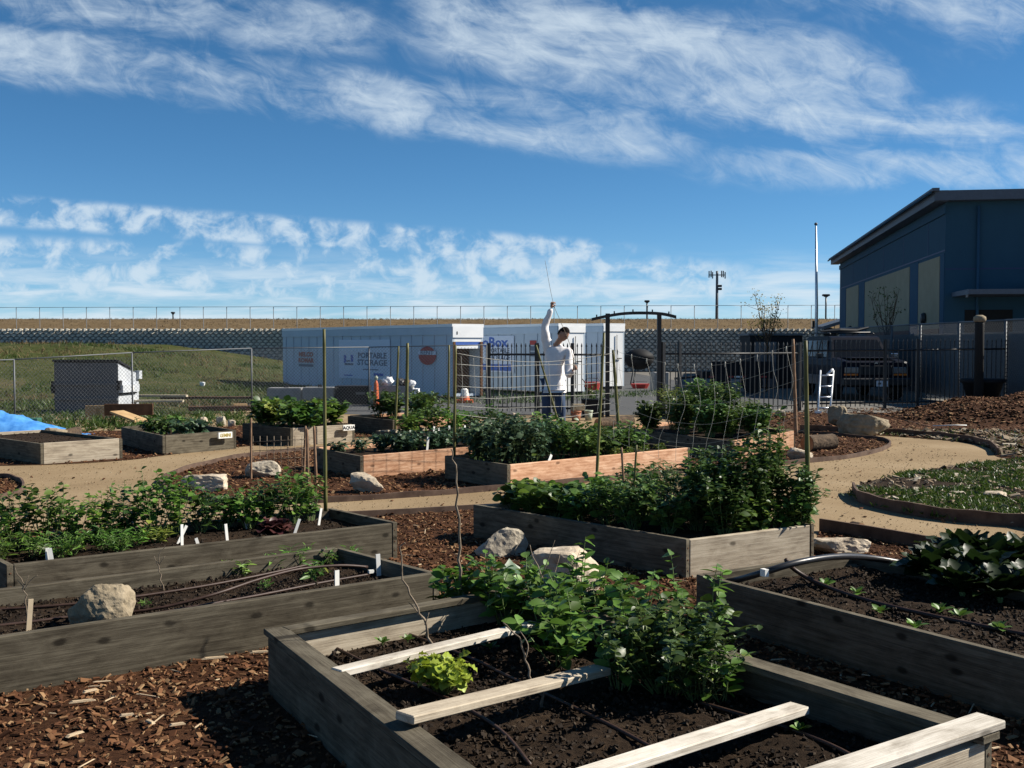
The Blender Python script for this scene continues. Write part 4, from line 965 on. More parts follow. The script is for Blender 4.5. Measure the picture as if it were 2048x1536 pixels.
# far beds
for i in range(9):
    plant('squash_plant', bed_pt('AQ', .1 + .8 * random.random(), .1 + .8 * (i / 8), .22), .40, .32, 17, 9, .14, 'round', random.choice(('leaf_pea', 'leaf_yellow', 'leaf_dark')), 'broad leaved plant in the bed with the AQUA sign', 'plant', 'plants of the AQUA bed', sr=.004)
for i in range(7):
    plant('leafy_green', bed_pt('J', .1 + .8 * random.random(), .1 + .8 * (i / 6), .22), .44, .32, 20, 12, .10, 'ovate', 'leaf_dark', 'bushy green plant in the bed furthest back', 'plant', 'plants of the furthest bed', sr=.004)
for s, t, h, lm in ((.35, .12, .26, 'leaf_kale'), (.6, .2, .24, 'leaf_kale'), (.3, .5, .22, 'leaf_dark'), (.25, .7, .22, 'leaf_dark'), (.6, .75, .2, 'leaf_dark')):
    plant('kale', bed_pt('K', s, t, .2), h, .22, 11, 8, .11, 'kale', lm, 'kale plant in the bed with the yellow lettered sign', 'plant', 'kale of the signed bed', sr=.004, droop=.5)
for i in range(9):
    plant('leafy_green', bed_pt('N', .08 + .10 * i, .65 + random.uniform(-.2, .2), .2), random.uniform(.26, .40), .26, 16, 10, .095, 'ovate', random.choice(('leaf_dark', 'leaf_pea')), 'leafy green in the low pale bed with short markers', 'plant', 'greens of the low pale bed', sr=.003)

# bare twigs
def twig(pts, r, label, branches=(), mat='twig', cat='twig', name='bare_twig'):
    root = empty(name, pts[0], label, cat)
    P = [Vector(p) - Vector(pts[0]) for p in pts]; P = smooth_path(P, 4)
    for i in range(1, len(P) - 1): P[i] += Vector((random.gauss(0, r), random.gauss(0, r), 0))
    tube('stem', P, [r * (1 - .65 * i / (len(P) - 1)) for i in range(len(P))], mat, root, 6)
    for bt in branches:
        Q = smooth_path([Vector(p) - Vector(pts[0]) for p in bt], 4)
        tube('branch', Q, [r * .6 * (1 - .6 * i / (len(Q) - 1)) for i in range(len(Q))], mat, root, 5)
    return root
def dp(l): return [dep(x, y, Y) for x, y, Y in l]
twig(dp([(922, 1180, 5.35), (918, 1120, 5.35), (914, 1010, 5.3), (908, 930, 5.3), (902, 898, 5.3)]), .008, 'tall thin stick standing at the back corner of the nearest bed', [dp([(918, 1100, 5.35), (921, 1080, 5.35)])])
twig(dp([(872, 1318, 4.5), (855, 1262, 4.5), (835, 1215, 4.5), (806, 1160, 4.5), (800, 1100, 4.5), (808, 1085, 4.5)]), .006, 'dry forked twig in front of the left pea plants', [dp([(843, 1235, 4.5), (828, 1215, 4.5), (817, 1205, 4.5)]), dp([(850, 1250, 4.5), (858, 1225, 4.5)])])
twig(dp([(1086, 1440, 4.0), (1080, 1395, 4.0), (1062, 1350, 4.0), (1048, 1310, 4.0), (1035, 1275, 4.0), (1006, 1245, 4.0)]), .006, 'bare zigzag twig above the wide grey cross board', [dp([(1050, 1318, 4.0), (1056, 1290, 4.0), (1040, 1262, 4.0)]), dp([(1083, 1420, 4.0), (1090, 1370, 4.0)])])
twig(dp([(1036, 1460, 3.9), (1035, 1418, 3.9)]), .003, 'short thin stick in the soil of the nearest bed')
twig(dp([(328, 1188, 5.8), (322, 1150, 5.8), (316, 1120, 5.8), (330, 1090, 5.8)]), .004, 'thin bare twig in the middle of the left foreground bed', [dp([(320, 1140, 5.8), (308, 1112, 5.8)]), dp([(318, 1130, 5.8), (330, 1112, 5.8)])])
twig(dp([(55, 1240, 5.0), (50, 1190, 5.0), (46, 1165, 5.0), (30, 1135, 5.0)]), .004, 'bare twig with red buds at the left edge', [dp([(48, 1180, 5.0), (62, 1160, 5.0), (75, 1150, 5.0)]), dp([(48, 1175, 5.0), (35, 1160, 5.0)]), dp([(50, 1170, 5.0), (58, 1150, 5.0)])])
twig(dp([(1145, 1240, 5.0), (1085, 1150, 5.1), (1060, 1090, 5.2)]), .005, 'dark bare twig above the large pinkish boulder', [dp([(1100, 1180, 5.0), (1120, 1110, 5.1)]), dp([(1120, 1210, 5.0), (1160, 1100, 5.1)]), dp([(1085, 1150, 5.1), (1110, 1080, 5.1)])])

# ================================================================== BAMBOO POLES, STAKES, STRING NETS
def pole(px0, py0, px1, py1, Y, r, label, mat='bamboo', name='bamboo_pole', cat='pole', Y1=None):
    a, b = dep(px0, py0, Y), dep(px1, py1, Y if Y1 is None else Y1)
    root = a
    P = [Vector((0, 0, 0)).lerp(b - a, i / 12) for i in range(13)]
    rr = []
    for i in range(13): rr.append(r * (1.0 - .25 * i / 12) * (1.14 if i % 2 else 1.0))
    bm = bmesh.new(); add_tube(bm, P, rr, 7)
    o = bm_obj(name, bm, mat, None, a, smooth=True)
    return tag(o, label, cat, 'garden poles and stakes')
pole(651, 1022, 648, 658, 8.1, .014, 'tall bamboo pole at the right end of the long left bed')
pole(812, 872, 815, 686, 15.6, .026, 'bamboo pole in the low pale bed')
pole(790, 872, 797, 692, 16.4, .018, 'thin green pole left of the low pale bed pole')
pole(896, 872, 898, 690, 16.2, .017, 'thin green pole just left of the string net')
pole(908, 925, 911, 690, 12.1, .017, 'bamboo pole at the left end of the string rows')
pole(1191, 1000, 1208, 665, 8.9, .013, 'leaning bamboo pole at the back of the trellis bed')
pole(1239, 884, 1226, 700, 13.6, .022, 'bamboo pole at the right end of the string rows')
pole(1617, 1052, 1611, 681, 7.65, .018, 'thick bamboo pole at the right corner of the trellis bed')
pole(1592, 872, 1586, 678, 14.9, .026, 'pale pole behind the bush bed', 'stake')
pole(1252, 1050, 1243, 895, 7.9, .010, 'red brown stake in the trellis bed', 'stake', 'wooden_stake', 'stake')
pole(1264, 1045, 1273, 890, 7.8, .009, 'dark leaning stake in the trellis bed', 'bamboo', 'wooden_stake', 'stake')
pole(1118, 850, 1072, 690, 17.0, .018, 'green pole left of the person', name='bamboo_pole')
for x0, x1, yb, yt, Y, l in ((607, 611, 962, 852, 12.4, 'leftmost'), (616, 614, 985, 858, 11.4, 'middle'), (633, 628, 980, 852, 11.6, 'rightmost')):
    pole(x0, yb, x1, yt, Y, .016, l + ' one of three brown stakes in the mulch island', 'stake', 'wooden_stake', 'stake')
pole(502, 968, 502, 836, 12.0, .013, 'thin brown stake at the left of the wire cage', 'stake', 'wooden_stake', 'stake')
# wire cage
cg = empty('wire_cage', at(560, 950), 'square wire mesh cage standing behind the grey white stone', 'wire cage')
for i in range(9):
    x = 506 + i * 14; a, b = dep(x, 958, 12.3), dep(x, 872, 12.3)
    tube('wire', [a - cg.location, b - cg.location], .0035, 'twig', cg, 4)
for j in range(5):
    y = 880 + j * 18; a, b = dep(503, y + 4, 12.3), dep(622, y - 2, 12.3)
    tube('wire', [a - cg.location, b - cg.location], .0035, 'twig', cg, 4)
# rows of string between the poles of the middle bed
net = empty('string_rows', bed_pt('M', 0, .8, .25), 'rows of white string stretched over the middle bed', 'string net')
def string(root, pts, r, mat='string'):
    tube('string', [p - root.location for p in smooth_path(pts, 4)], r, mat, root, 4)
ys_l = (706, 728, 750, 772, 794, 811, 828); ys_m = (724, 730, 751, 772, 792, 814, 838); ys_r = (706, 724, 742, 762, 786, 806, 820)
for a, m, b in zip(ys_l, ys_m, ys_r):
    string(net, [dep(911, a, 12.1), dep(990, (a + m) / 2 + 4, 12.5), dep(1080, m, 12.9), dep(1160, (m + b) / 2 + 2, 13.3), dep(1228, b, 13.6)], .0030)
for i in range(13):
    x = 922 + i * 25; q = (x - 911) / 317; Y = 12.1 + 1.5 * q
    string(net, [dep(x, 710 + 16 * math.sin(math.pi * q), Y), dep(x + 3, 770, Y), dep(x + random.uniform(-4, 6), 826, Y)], .0020)
# big string net of the trellis bed
net2 = empty('string_net', bed_pt('R2', .6, 1, .25), 'sagging white string net tied to the bamboo poles of the trellis bed', 'string net')
def nety(x, row):
    q = (x - 1203) / (1612 - 1203); s = math.sin(math.pi * q)
    return 690 + 42 * s * (1.25 - .4 * q) - 6 * q + row * 35 + row * s * 4
def netY(x): q = (x - 1203) / (1612 - 1203); return 8.9 - 1.25 * q
for row in range(6):
    string(net2, [dep(1203 + k * 409 / 10, nety(1203 + k * 409 / 10, row) + random.uniform(-2, 2), netY(1203 + k * 40.9)) for k in range(11)], .0011)
for k in range(1, 13):
    x = 1203 + k * 31; pts = []
    for row in range(6):
        xx = x + (0, 5, 10, 3, -6, -8)[row] + random.uniform(-3, 3); pts.append(dep(xx, nety(xx, row), netY(xx)))
    string(net2, pts, .0012)
    kn = pts[0] - net2.location
    tube('knot', [kn + Vector((0, 0, .012)), kn, kn - Vector((.004, 0, .03))], [.003, .005, .002], 'string', net2, 5)

# bed signs
def sign(c, w, h, txt, mat, label, rz):
    root = empty('bed_sign', c, label, 'sign', 'name signs on the beds', rz)
    box('board', (0, 0, 0), (w, .025, h), 'markerwhite', root, 0, .003)
    text_mesh('lettering', txt, h * .80, mat, root, (0, -.0145, 0), (math.pi / 2, 0, 0), .001, .001, w * .86 / max(.001, h * .80 * .60 * len(txt)))
p = at(695, 853, .27); rzA = math.atan2(.79, .82)
MAT['mustard'] = plain('mustard_print', (0.40, 0.30, 0.045), 0.7)
sign(bed_pt('AQ', .86, 0, .20) + Vector((.045, -.045, 0.02)), .21, .085, 'AQUA', 'black', 'white sign with black letters reading AQUA on the grey bed', rzA)
sign(bed_pt('K', .80, 0, .19) + Vector((.055, -.045, 0.02)), .23, .085, 'GEMINI', 'mustard', 'white sign with faded yellow letters on the dark grey bed', math.atan2(.90, .75))

# ================================================================== BACKGROUND: slope, wall, hill
from mathutils import noise as mnoise
def sstep(a, b, x):
    t = min(1, max(0, (x - a) / (b - a))); return t * t * (3 - 2 * t)
def slope_h(x, y):
    return 1.45 * sstep(24, 46, y) * sstep(-5.5, -20, x) * (1 + .06 * mnoise.noise(Vector((x * .3, y * .3, 0)))) + .05 * mnoise.noise(Vector((x * .8, y * .8, 2))) * sstep(24, 28, y)
vs, fs = [], []
xs = np.linspace(-48, -4.0, 80); yv = np.linspace(23.5, 57.5, 60)
for y in yv:
    for x in xs: vs.append((x, y, slope_h(x, y) - 0.004 + .02 * sstep(-5, -9, x)))
for j in range(59):
    for i in range(79): k = j * 80 + i; fs.append((k, k + 1, k + 81, k + 80))
o = mesh_obj('grass_slope', mesh_np('grass_slope', np.array(vs), np.array(fs), True), 'slope'); o['kind'] = 'structure'
def blades(name, pts3, hmin, hmax, mat, label, per=5, leaf='blade', lean=.5, wide=1.0):
    n = len(pts3) * per; pos = np.repeat(np.asarray(pts3), per, 0) + np.column_stack([RNG.normal(0, .04, n), RNG.normal(0, .04, n), np.zeros(n)])
    axis = np.column_stack([RNG.normal(0, lean, n), RNG.normal(0, lean, n), np.ones(n)]); up = np.column_stack([RNG.normal(0, 1, n), RNG.normal(0, 1, n), np.zeros(n)])
    h = RNG.uniform(hmin, hmax, n); sz = np.column_stack([h * wide, h, h])
    v, f = batch(*LEAF[leaf], pos, axis, up, sz)
    o = mesh_obj(name, mesh_np(name, v, f), mat); tag(o, label, 'grass', None, 'stuff'); return o
pts = []
while len(pts) < 5200:
    y = random.uniform(24, 50); x = random.uniform(-.50 * y, -5)
    pts.append((x, y, slope_h(x, y)))
blades('slope_grass', pts, .03, .11, 'grass', 'rough green grass on the bank behind the wire fence', 4, wide=2.2)
pts = []
while len(pts) < 380:
    y = random.uniform(38, 56); x = random.uniform(-.50 * y, -8)
    pts.append((x, y, slope_h(x, y)))
blades('dry_weeds', pts, .08, .26, 'drygrass', 'dry pale weeds along the top of the bank', 4, wide=1.6)

pts = []
while len(pts) < 1500:
    y = random.uniform(24.5, 50); x = random.uniform(-.50 * y, -5)
    if mnoise.noise(Vector((x * .35, y * .22, 7))) > .12: pts.append((x, y, slope_h(x, y)))
blades('slope_clumps', pts, .08, .22, 'grass', 'darker clumps of rank grass dotted over the bank', 6, wide=1.8)
pts = []
while len(pts) < 900:
    y = random.uniform(25, 50); x = random.uniform(-.50 * y, -6)
    if mnoise.noise(Vector((x * .3, y * .2, 17))) > .18: pts.append((x, y, slope_h(x, y)))
blades('straw_patches', pts, .05, .14, 'drygrass', 'straw coloured patches in the grass of the bank', 6, wide=1.8)
# retaining wall of diamond-set blocks
wall = empty('retaining_wall', (0, 58, 0), 'long grey retaining wall of staggered concrete blocks below the dry hill', 'wall')
WX0, WX1, WH = -34.0, 26.0, 2.26
bm = bmesh.new(); va = [bm.verts.new((WX0, y, z)) for y, z in ((.14, 0), (.9, 0), (.9, WH), (.14 + .27, WH))]; vb = [bm.verts.new((WX1, y, z)) for y, z in ((.14, 0), (.9, 0), (.9, WH), (.14 + .27, WH))]
bm.faces.new(va); bm.faces.new(list(reversed(vb)))
for k in range(4): bm.faces.new((va[k], vb[k], vb[(k + 1) % 4], va[(k + 1) % 4]))
bmesh.ops.recalc_face_normals(bm, faces=bm.faces); bm_obj('backing', bm, 'wallback', wall)
bm = bmesh.new()
pv = [(-.12, 0, -.02), (0, -.10, -.085), (.12, 0, -.02), (.12, .30, -.02), (-.12, .30, -.02), (-.12, .02, .03), (0, -.06, .085), (.12, .02, .03), (.12, .3, .03), (-.12, .3, .03)]
BLK = (np.array([(x, y - .1, z) for x, y, z in pv]), [(0, 1, 6, 5), (1, 2, 7, 6), (2, 3, 8, 7), (4, 0, 5, 9), (5, 6, 7, 8, 9), (4, 3, 2, 1, 0)])
blk_me = mesh_np('block', BLK[0], BLK[1]); blk_me.materials.append(MAT['wallblock'])
rest_v, rest_f, cnt = [], [], 0
rows = 15; pitch = .31
for r in range(rows):
    z = .12 + r * WH / rows
    for k in range(int((WX1 - WX0) / pitch)):
        x = WX0 + .2 + k * pitch + (r % 2) * pitch / 2.0
        y = .10 + r * .018
        px = 1024 + FPX * x / 58
        vis = (1250 < px < 1420 and r >= 2) or (300 < px < 560 and r >= 7)
        if vis and cnt < 300:
            o = bpy.data.objects.new('block', blk_me); COL.objects.link(o); o.parent = wall; o.location = (x, y, z); cnt += 1
            o.scale = (random.uniform(.9, 1.1), .6, random.uniform(.85, 1.1)); o.rotation_euler = (0, random.gauss(0, .06), random.gauss(0, .1))
        elif -100 < px < 2150:
            b0 = len(rest_v) * 1
            jit = random.gauss(0, .008)
            base_i = len(rest_v)
            k1, k2, k3 = random.uniform(.88, 1.12), random.uniform(.8, 1.12), random.gauss(0, .008); rest_v += [(p[0] * k1 + x, p[1] * .6 + y + jit, p[2] * k2 + z + k3) for p in BLK[0]]
            rest_f += [tuple(i + base_i for i in f) for f in BLK[1]]
o = mesh_obj('blocks', mesh_np('blocks', np.array(rest_v), rest_f), 'wallblock', wall); o['kind'] = 'stuff'

vs, fs = [], []
xs = np.linspace(-120, 120, 130); yv = [58.6, 59.5, 60.5, 62, 64, 66, 69, 74, 85, 110, 160, 300, 600]
zv = [2.22, 2.30, 2.46, 2.68, 2.86, 2.98, 3.02, 3.0, 2.9, 2.7, 2.4, 2.0, 1.5]
for y, z in zip(yv, zv):
    for x in xs: vs.append((x * max(1, y / 90), y, z + .06 * mnoise.noise(Vector((x * .25, y * .25, 5))) * (0 if y < 59 else 1)))
for j in range(len(yv) - 1):
    for i in range(129): k = j * 130 + i; fs.append((k, k + 1, k + 131, k + 130))
o = mesh_obj('hill', mesh_np('hill', np.array(vs), np.array(fs), True), 'hill'); o['kind'] = 'structure'
pts = []
for _ in range(5500):
    y = random.uniform(60, 70); x = random.uniform(-.52, .40) * y
    pts.append((x, y, float(np.interp(y, yv, zv)) - .03))
blades('hill_grass', pts, .03, .13, 'drygrass', 'tall dry brown grass along the crest of the hill', 4, lean=.35, wide=2.0)

# ---- chain link fences
def chain_fence(posts, h_of, label, name='chain_link_fence', pr=.017, cell=.075, wire=.0022, rail_mat='galvdull', mesh=True, group='wire fences', mid=False, mesh_mat='galvdull', skip_mesh=()):
    base = Vector((posts[0][0], posts[0][1], 0)); root = empty(name, base, label, 'fence', group)
    P = [Vector((*p[:2], 0)) - base for p in posts]; H = h_of
    for p, h in zip(P, H):
        tube('post', [p + Vector((0, 0, p_z)) for p_z in (-.02, h)], pr, rail_mat, root, 8)
    for i in range(len(P) - 1):
        a, b = P[i] + Vector((0, 0, H[i])), P[i + 1] + Vector((0, 0, H[i + 1]))
        tube('top_rail', [a, b], pr * .75, rail_mat, root, 6)
        if mid: tube('rail', [a * 1 - Vector((0, 0, H[i] * .55)), b - Vector((0, 0, H[i + 1] * .55))], pr * .6, rail_mat, root, 6)
        if mesh and i not in skip_mesh:
            L = (P[i + 1] - P[i]).length; d = (P[i + 1] - P[i]).normalized(); nrm = Vector((-d.y, d.x, 0))
            bm = bmesh.new(); hh = (H[i] + H[i + 1]) / 2 - .03; n = int(L / cell)
            def wirebar(s0, z0, s1, z1):
                if s1 <= s0: return
                a_, b_ = P[i] + d * s0 + Vector((0, 0, z0)), P[i] + d * s1 + Vector((0, 0, z1))
                t = (b_ - a_).normalized(); u_ = t.cross(nrm) * wire; v_ = nrm * wire
                q = [bm.verts.new(a_ + u_), bm.verts.new(a_ + v_), bm.verts.new(a_ - u_), bm.verts.new(a_ - v_), bm.verts.new(b_ + u_), bm.verts.new(b_ + v_), bm.verts.new(b_ - u_), bm.verts.new(b_ - v_)]
                for k in range(4): bm.faces.new((q[k], q[(k + 1) % 4], q[4 + (k + 1) % 4], q[4 + k]))
            z0 = .04; span = hh - z0; kmax = int(span / cell) + 1
            for k in range(-kmax, n + 1):
                s0 = k * cell
                ss, se = max(0, s0), min(L, s0 + span)
                wirebar(ss, z0 + (ss - s0), se, z0 + (se - s0))
                wirebar(ss, hh - (ss - s0), se, hh - (se - s0))
            mo = bm_obj('wire_mesh', bm, mesh_mat, root); mo['kind'] = 'stuff'
    return root
def fp(px, Y): return ((px - 1024) / FPX * Y, Y)
chain_fence([fp(-160, 18.4), fp(28, 19.8), fp(264, 21.6), fp(503, 23.4), fp(738, 24.6), fp(973, 24.2)], (1.17, 1.20, 1.31, 1.39, 1.41, 1.46), 'galvanised chain link fence between the garden and the grass bank')
hp = [(x, 58.9) for x in np.arange(-34, 27, 1.25)]
chain_fence(hp, [3.42 + .0028 * (p[0] + 30) for p in hp], 'thin wire fence on the crest of the hill above the wall', pr=.018, mesh=False, rail_mat='galvdull')
sf = [(11.35, 38), (11.3, 35.2), (11.25, 32.6), (11.2, 30.2), (11.2, 27.6), (11.2, 25.0), (11.15, 22.6)]
chain_fence(sf, [2.02] * 7, 'tall chain link fence with slats in front of the blue building', cell=.09, wire=.0042, pr=.035, mid=False)

MAT['screen'] = noisy('grey_privacy_screen', [(0.3, (0.12, 0.13, 0.135)), (0.7, (0.17, 0.18, 0.185))], scale=3, rough=.8, stretch=(1, 1, 14))
tf_ = [o for o in scene.objects if o.name.startswith('chain_link_fence')][-1]
for (xa, ya), (xb, yb) in zip(sf[:-1], sf[1:]):
    c_ = Vector(((xa + xb) / 2 + .05, (ya + yb) / 2, .95)) - tf_.location; box('privacy_screen', c_, (math.hypot(xb - xa, yb - ya) - .1, .01, 1.6), 'screen', tf_, math.atan2(yb - ya, xb - xa))
# ---- iron fence and gate arch
pick_me = None
def iron_fence(a, b, h, n, label, posts, z0=0.0, z1=0.0):
    global pick_me
    a, b = Vector((*a, 0)), Vector((*b, 0)); root = empty('iron_fence', a, label, 'fence', 'black iron fences'); d = b - a
    if pick_me is None:
        bm = bmesh.new(); add_box(bm, (0, 0, .5), (.016, .016, 1.0)); add_box(bm, (0, 0, 1.012), (.026, .026, .024)); v_ = [bm.verts.new(p) for p in ((-.012, -.012, 1.0241), (.012, -.012, 1.0241), (.012, .012, 1.0241), (-.012, .012, 1.0241), (0, 0, 1.065))]
        for k in range(4): bm.faces.new((v_[k], v_[(k + 1) % 4], v_[4]))
        pick_me = bpy.data.meshes.new('picket'); bm.to_mesh(pick_me); bm.free(); pick_me.materials.append(MAT['black'])
    ang = math.atan2(d.y, d.x)
    for i in range(n):
        q = i / (n - 1); o = bpy.data.objects.new('picket', pick_me); COL.objects.link(o); o.parent = root
        o.location = d * q + Vector((0, 0, z0 + (z1 - z0) * q + .06)); o.scale = (1, 1, h - .06); o.rotation_euler = (random.gauss(0, .004), random.gauss(0, .006), ang)
    for zz, t in ((.14, .032), (h - .16, .036)):
        tube('rail', [Vector((0, 0, z0 + zz)), d + Vector((0, 0, z1 + zz))], t * .6, 'black', root, 4)
    for q in posts:
        c = d * q; z = z0 + (z1 - z0) * q
        box('post', c + Vector((0, 0, z + (h + .08) / 2)), (.062, .062, h + .08), 'black', root, ang); 
    return root
fa = fp(978, 23.4); fb = fp(1212, 22.6)
iron_fence(fa, fb, 1.42, 26, 'black iron picket fence left of the garden gate', (0.0, .42, .72))
iron_fence(fp(1320, 22.4), fp(1602, 24.2), 1.44, 30, 'black iron picket fence between the gate and the parked car', (.02, .13, .99))
iron_fence(fp(1606, 24.25), fp(2010, 24.9), 1.47, 44, 'black iron picket fence in front of the parked car', (.40, .56, .86), .02, .06)
arch = empty('gate_arch', (*fp(1266, 22.4), 0), 'black iron gate arch with bowed top bar', 'gate')
bx = arch.location
for px in (1215, 1318):
    c = Vector((*fp(px, 22.4), 0)) - bx
    box('post', c + Vector((0, 0, 1.04)), (.085, .085, 2.12), 'black', arch)
P = [dep(x, y, 22.4) - bx for x, y in ((1183, 639), (1215, 632), (1250, 627), (1290, 626), (1325, 628), (1352, 634))]
bm = bmesh.new(); pp = smooth_path(P, 5); rows_ = []
for p in pp: rows_.append([bm.verts.new(p + Vector(q)) for q in ((0, -.05, -.03), (0, .05, -.03), (0, .05, .03), (0, -.05, .03))])
for a, b in zip(rows_[:-1], rows_[1:]):
    for k in range(4): bm.faces.new((a[k], a[(k + 1) % 4], b[(k + 1) % 4], b[k]))
bm.faces.new(rows_[0]); bm.faces.new(list(reversed(rows_[-1]))); bmesh.ops.recalc_face_normals(bm, faces=bm.faces)
bm_obj('arch_bar', bm, 'black', arch)
for p in pp[2::5]: box('stud', p + Vector((0, 0, .05)), (.025, .025, .05), 'black', arch)

# ---- storage containers
def container(nr, fr, fl, depth_v, H, label, opened=False):
    """near right bottom corner, far left bottom corner (metres)"""
    a, b = Vector((*fr, 0)), Vector((*fl, 0)); root = empty('storage_container', a, label, 'container', 'white storage containers')
    d = (b - a); L = d.length; dn = d.normalized(); ang = math.atan2(dn.y, dn.x)   # local x runs along the long side
    root.rotation_euler = (0, 0, ang)
    W = depth_v; t = .06; zb = .10
    # local frame: +x along long side away, -y is behind? choose depth so that it goes away from the camera
    s = -1.0
    body = bmesh.new()
    add_box(body, (L / 2, s * t / 2, zb + H / 2), (L, t, H))
    add_box(body, (L / 2, s * (W - t / 2), zb + H / 2), (L, t, H))
    add_box(body, (L - t / 2, s * W / 2, zb + H / 2), (t, W - 2 * t, H))
    add_box(body, (L / 2, s * W / 2, zb + t / 2), (L - 2 * t, W - 2 * t, t))
    bm_obj('walls', body, 'whiteshaded', root)
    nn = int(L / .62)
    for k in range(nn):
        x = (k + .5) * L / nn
        box('wall_rib', (x, .012, zb + H / 2), (.035, .022, H - .3), 'whiteshaded', root)
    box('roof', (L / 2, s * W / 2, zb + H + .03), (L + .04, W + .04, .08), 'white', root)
    box('roof_band', (L / 2, .018, zb + H - .12), (L - .02, .03, .20), 'whiteshaded', root)
    for x in (.10, L - .12): box('skid', (x, s * W / 2, .05), (.12, W - .1, .10), 'black', root)
    if opened:
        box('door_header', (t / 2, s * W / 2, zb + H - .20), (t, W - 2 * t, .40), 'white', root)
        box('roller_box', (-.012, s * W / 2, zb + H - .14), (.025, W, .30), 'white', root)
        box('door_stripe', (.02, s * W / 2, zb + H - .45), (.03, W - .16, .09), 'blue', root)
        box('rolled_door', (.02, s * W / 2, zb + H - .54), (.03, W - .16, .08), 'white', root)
        for yy in (s * .05, s * (W - .05)): box('door_frame', (.0, yy, zb + (H - .4) / 2), (.05, .07, H - .4), 'rust', root)
        box('inner_stack', (1.0, s * W * .55, zb + .75), (.9, W * .7, 1.3), 'rust', root)
        box('number_mark', (-.028, s * .13, zb + H - .17), (.004, .03, .08), 'black', root)
    else:
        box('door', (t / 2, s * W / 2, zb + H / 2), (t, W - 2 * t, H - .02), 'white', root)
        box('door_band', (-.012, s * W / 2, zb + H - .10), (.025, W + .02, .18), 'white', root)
        tube('lock_rod', [(-.03, s * W * .62, zb + .1), (-.03, s * W * .62, zb + H - .3)], .014, 'galv', root, 6)
        box('door_handle', (-.04, s * W * .74, zb + H * .46), (.03, .16, .03), 'black', root)
        box('number_mark', (-.004, s * .12, zb + H - .3), (.006, .03, .09), 'black', root)
    return root, L
# shaded long side faces the camera; local -y points away, so the text sits on local +y
c1, L1c = container(1, fp(905, 28.9), fp(566, 38.2), 0.95, 1.84, 'nearest white storage container with its end door open', True)
c2, L2c = container(2, fp(1117, 31.4), fp(893, 36.5), 0.95, 1.90, 'second white storage container with blue box lettering', False)
c3, L3c = container(3, fp(1207, 35.6), fp(1118, 37.7), 0.85, 1.98, 'rightmost white storage container behind the gate arch', False)
def ctext(root, L, s, u, z, size, mat, sx=1.0, bold=.006, y=.024):
    return text_mesh('lettering', s, size, mat, root, (u, y, z), (math.pi / 2, 0, math.pi), .002, bold, sx)
def panel(root, u, z, w, h, mat, y=.015, name='printed_panel'): return box(name, (u, y, z), (w, .012, h), mat, root)
# u measured from the open end
panel(c1, 5.08, 1.02, 3.35, 1.18, 'poster', y=.028)
ctext(c1, L1c, 'PORTABLE', 4.52, 1.13, .235, 'fadednavy', 1.65, y=.037); ctext(c1, L1c, 'STORAGE', 4.52, .92, .235, 'fadednavy', 1.85, y=.037)
for (u_, dz_, w_, h_, m_) in ((6.05, .86, .60, .06, 'fadednavy'), (6.32, 1.02, .16, .24, 'blue'), (5.84, 1.04, .16, .22, 'blue'), (6.1, .96, .22, .05, 'fadednavy'), (4.6, .72, 1.0, .03, 'fadednavy'), (6.1, .52, .6, .03, 'blue'), (4.1, .58, .6, .08, 'blue')): panel(c1, u_, dz_, w_, h_, m_, .037, 'box_logo')
ctext(c1, L1c, 'MELCO', 9.3, 1.13, .20, 'fadedred', 1.75, .010); ctext(c1, L1c, 'ROMAR', 9.3, .93, .20, 'fadedred', 1.75, .010); panel(c1, 9.3, .77, 1.15, .08, 'fadednavy', .024, 'red_logo_bar')
bm = bmesh.new(); bmesh.ops.create_circle(bm, cap_ends=True, radius=.25, segments=24)
o = bm_obj('red_emblem', bm, 'red', c1, (1.27, .030, 1.16), (math.pi / 2, 0, math.pi)); o.scale = (1.9, 1, 1)
panel(c1, 1.27, 1.24, .95, .11, 'poster', .036, 'emblem_banner'); ctext(c1, L1c, 'RENT', 1.27, 1.24, .15, 'fadednavy', 1.9, .004, .044)
panel(c2, 3.30, 1.17, 2.2, 1.12, 'poster', y=.028)
ctext(c2, L2c, 'coBox', 3.38, 1.52, .42, 'blue', 1.55, .012, .037); ctext(c2, L2c, 'PORTABLE', 3.0, 1.27, .20, 'fadednavy', 1.2, .006, .037); ctext(c2, L2c, 'STORAGE', 3.0, 1.05, .24, 'fadednavy', 1.15, .006, .037)
panel(c2, 3.35, .76, 2.1, .20, 'blue', .040, 'blue_banner')
for k in range(3): panel(c2, 1.2, 1.52 - k * .17, .32, .13, ('red', 'fadednavy', 'fadednavy')[k], .034, 'red_logo')

# ---- dumpster
dm = empty('dumpster', (*fp(108, 23.6), 0), 'grey steel dumpster with sloping lid on the grass bank', 'dumpster', None, 0.0)
W_, D_, Hh = 1.42, 1.0, 1.08
dm.rotation_euler = (0, 0, R(-6))
bm = bmesh.new()
prof = [(0, 0), (0, Hh), (.55, Hh * .86), (D_, Hh * .78), (D_, 0)]
va = [bm.verts.new((0, y, z)) for y, z in prof]; vb = [bm.verts.new((W_, y, z)) for y, z in prof]
bm.faces.new(va); bm.faces.new(list(reversed(vb)))
for k in range(5): bm.faces.new((va[k], vb[k], vb[(k + 1) % 5], va[(k + 1) % 5]))
bmesh.ops.recalc_face_normals(bm, faces=bm.faces); bm_obj('body', bm, 'dumpster', dm)
for z in (.30, .62): box('front_rib', (W_ / 2, -.02, z), (W_, .04, .05), 'dumpster', dm)
box('lid', (W_ / 2, .3, Hh * .93 + .035), (W_ + .06, .68, .04), 'binblack', dm, rot=(R(-15), 0, 0))
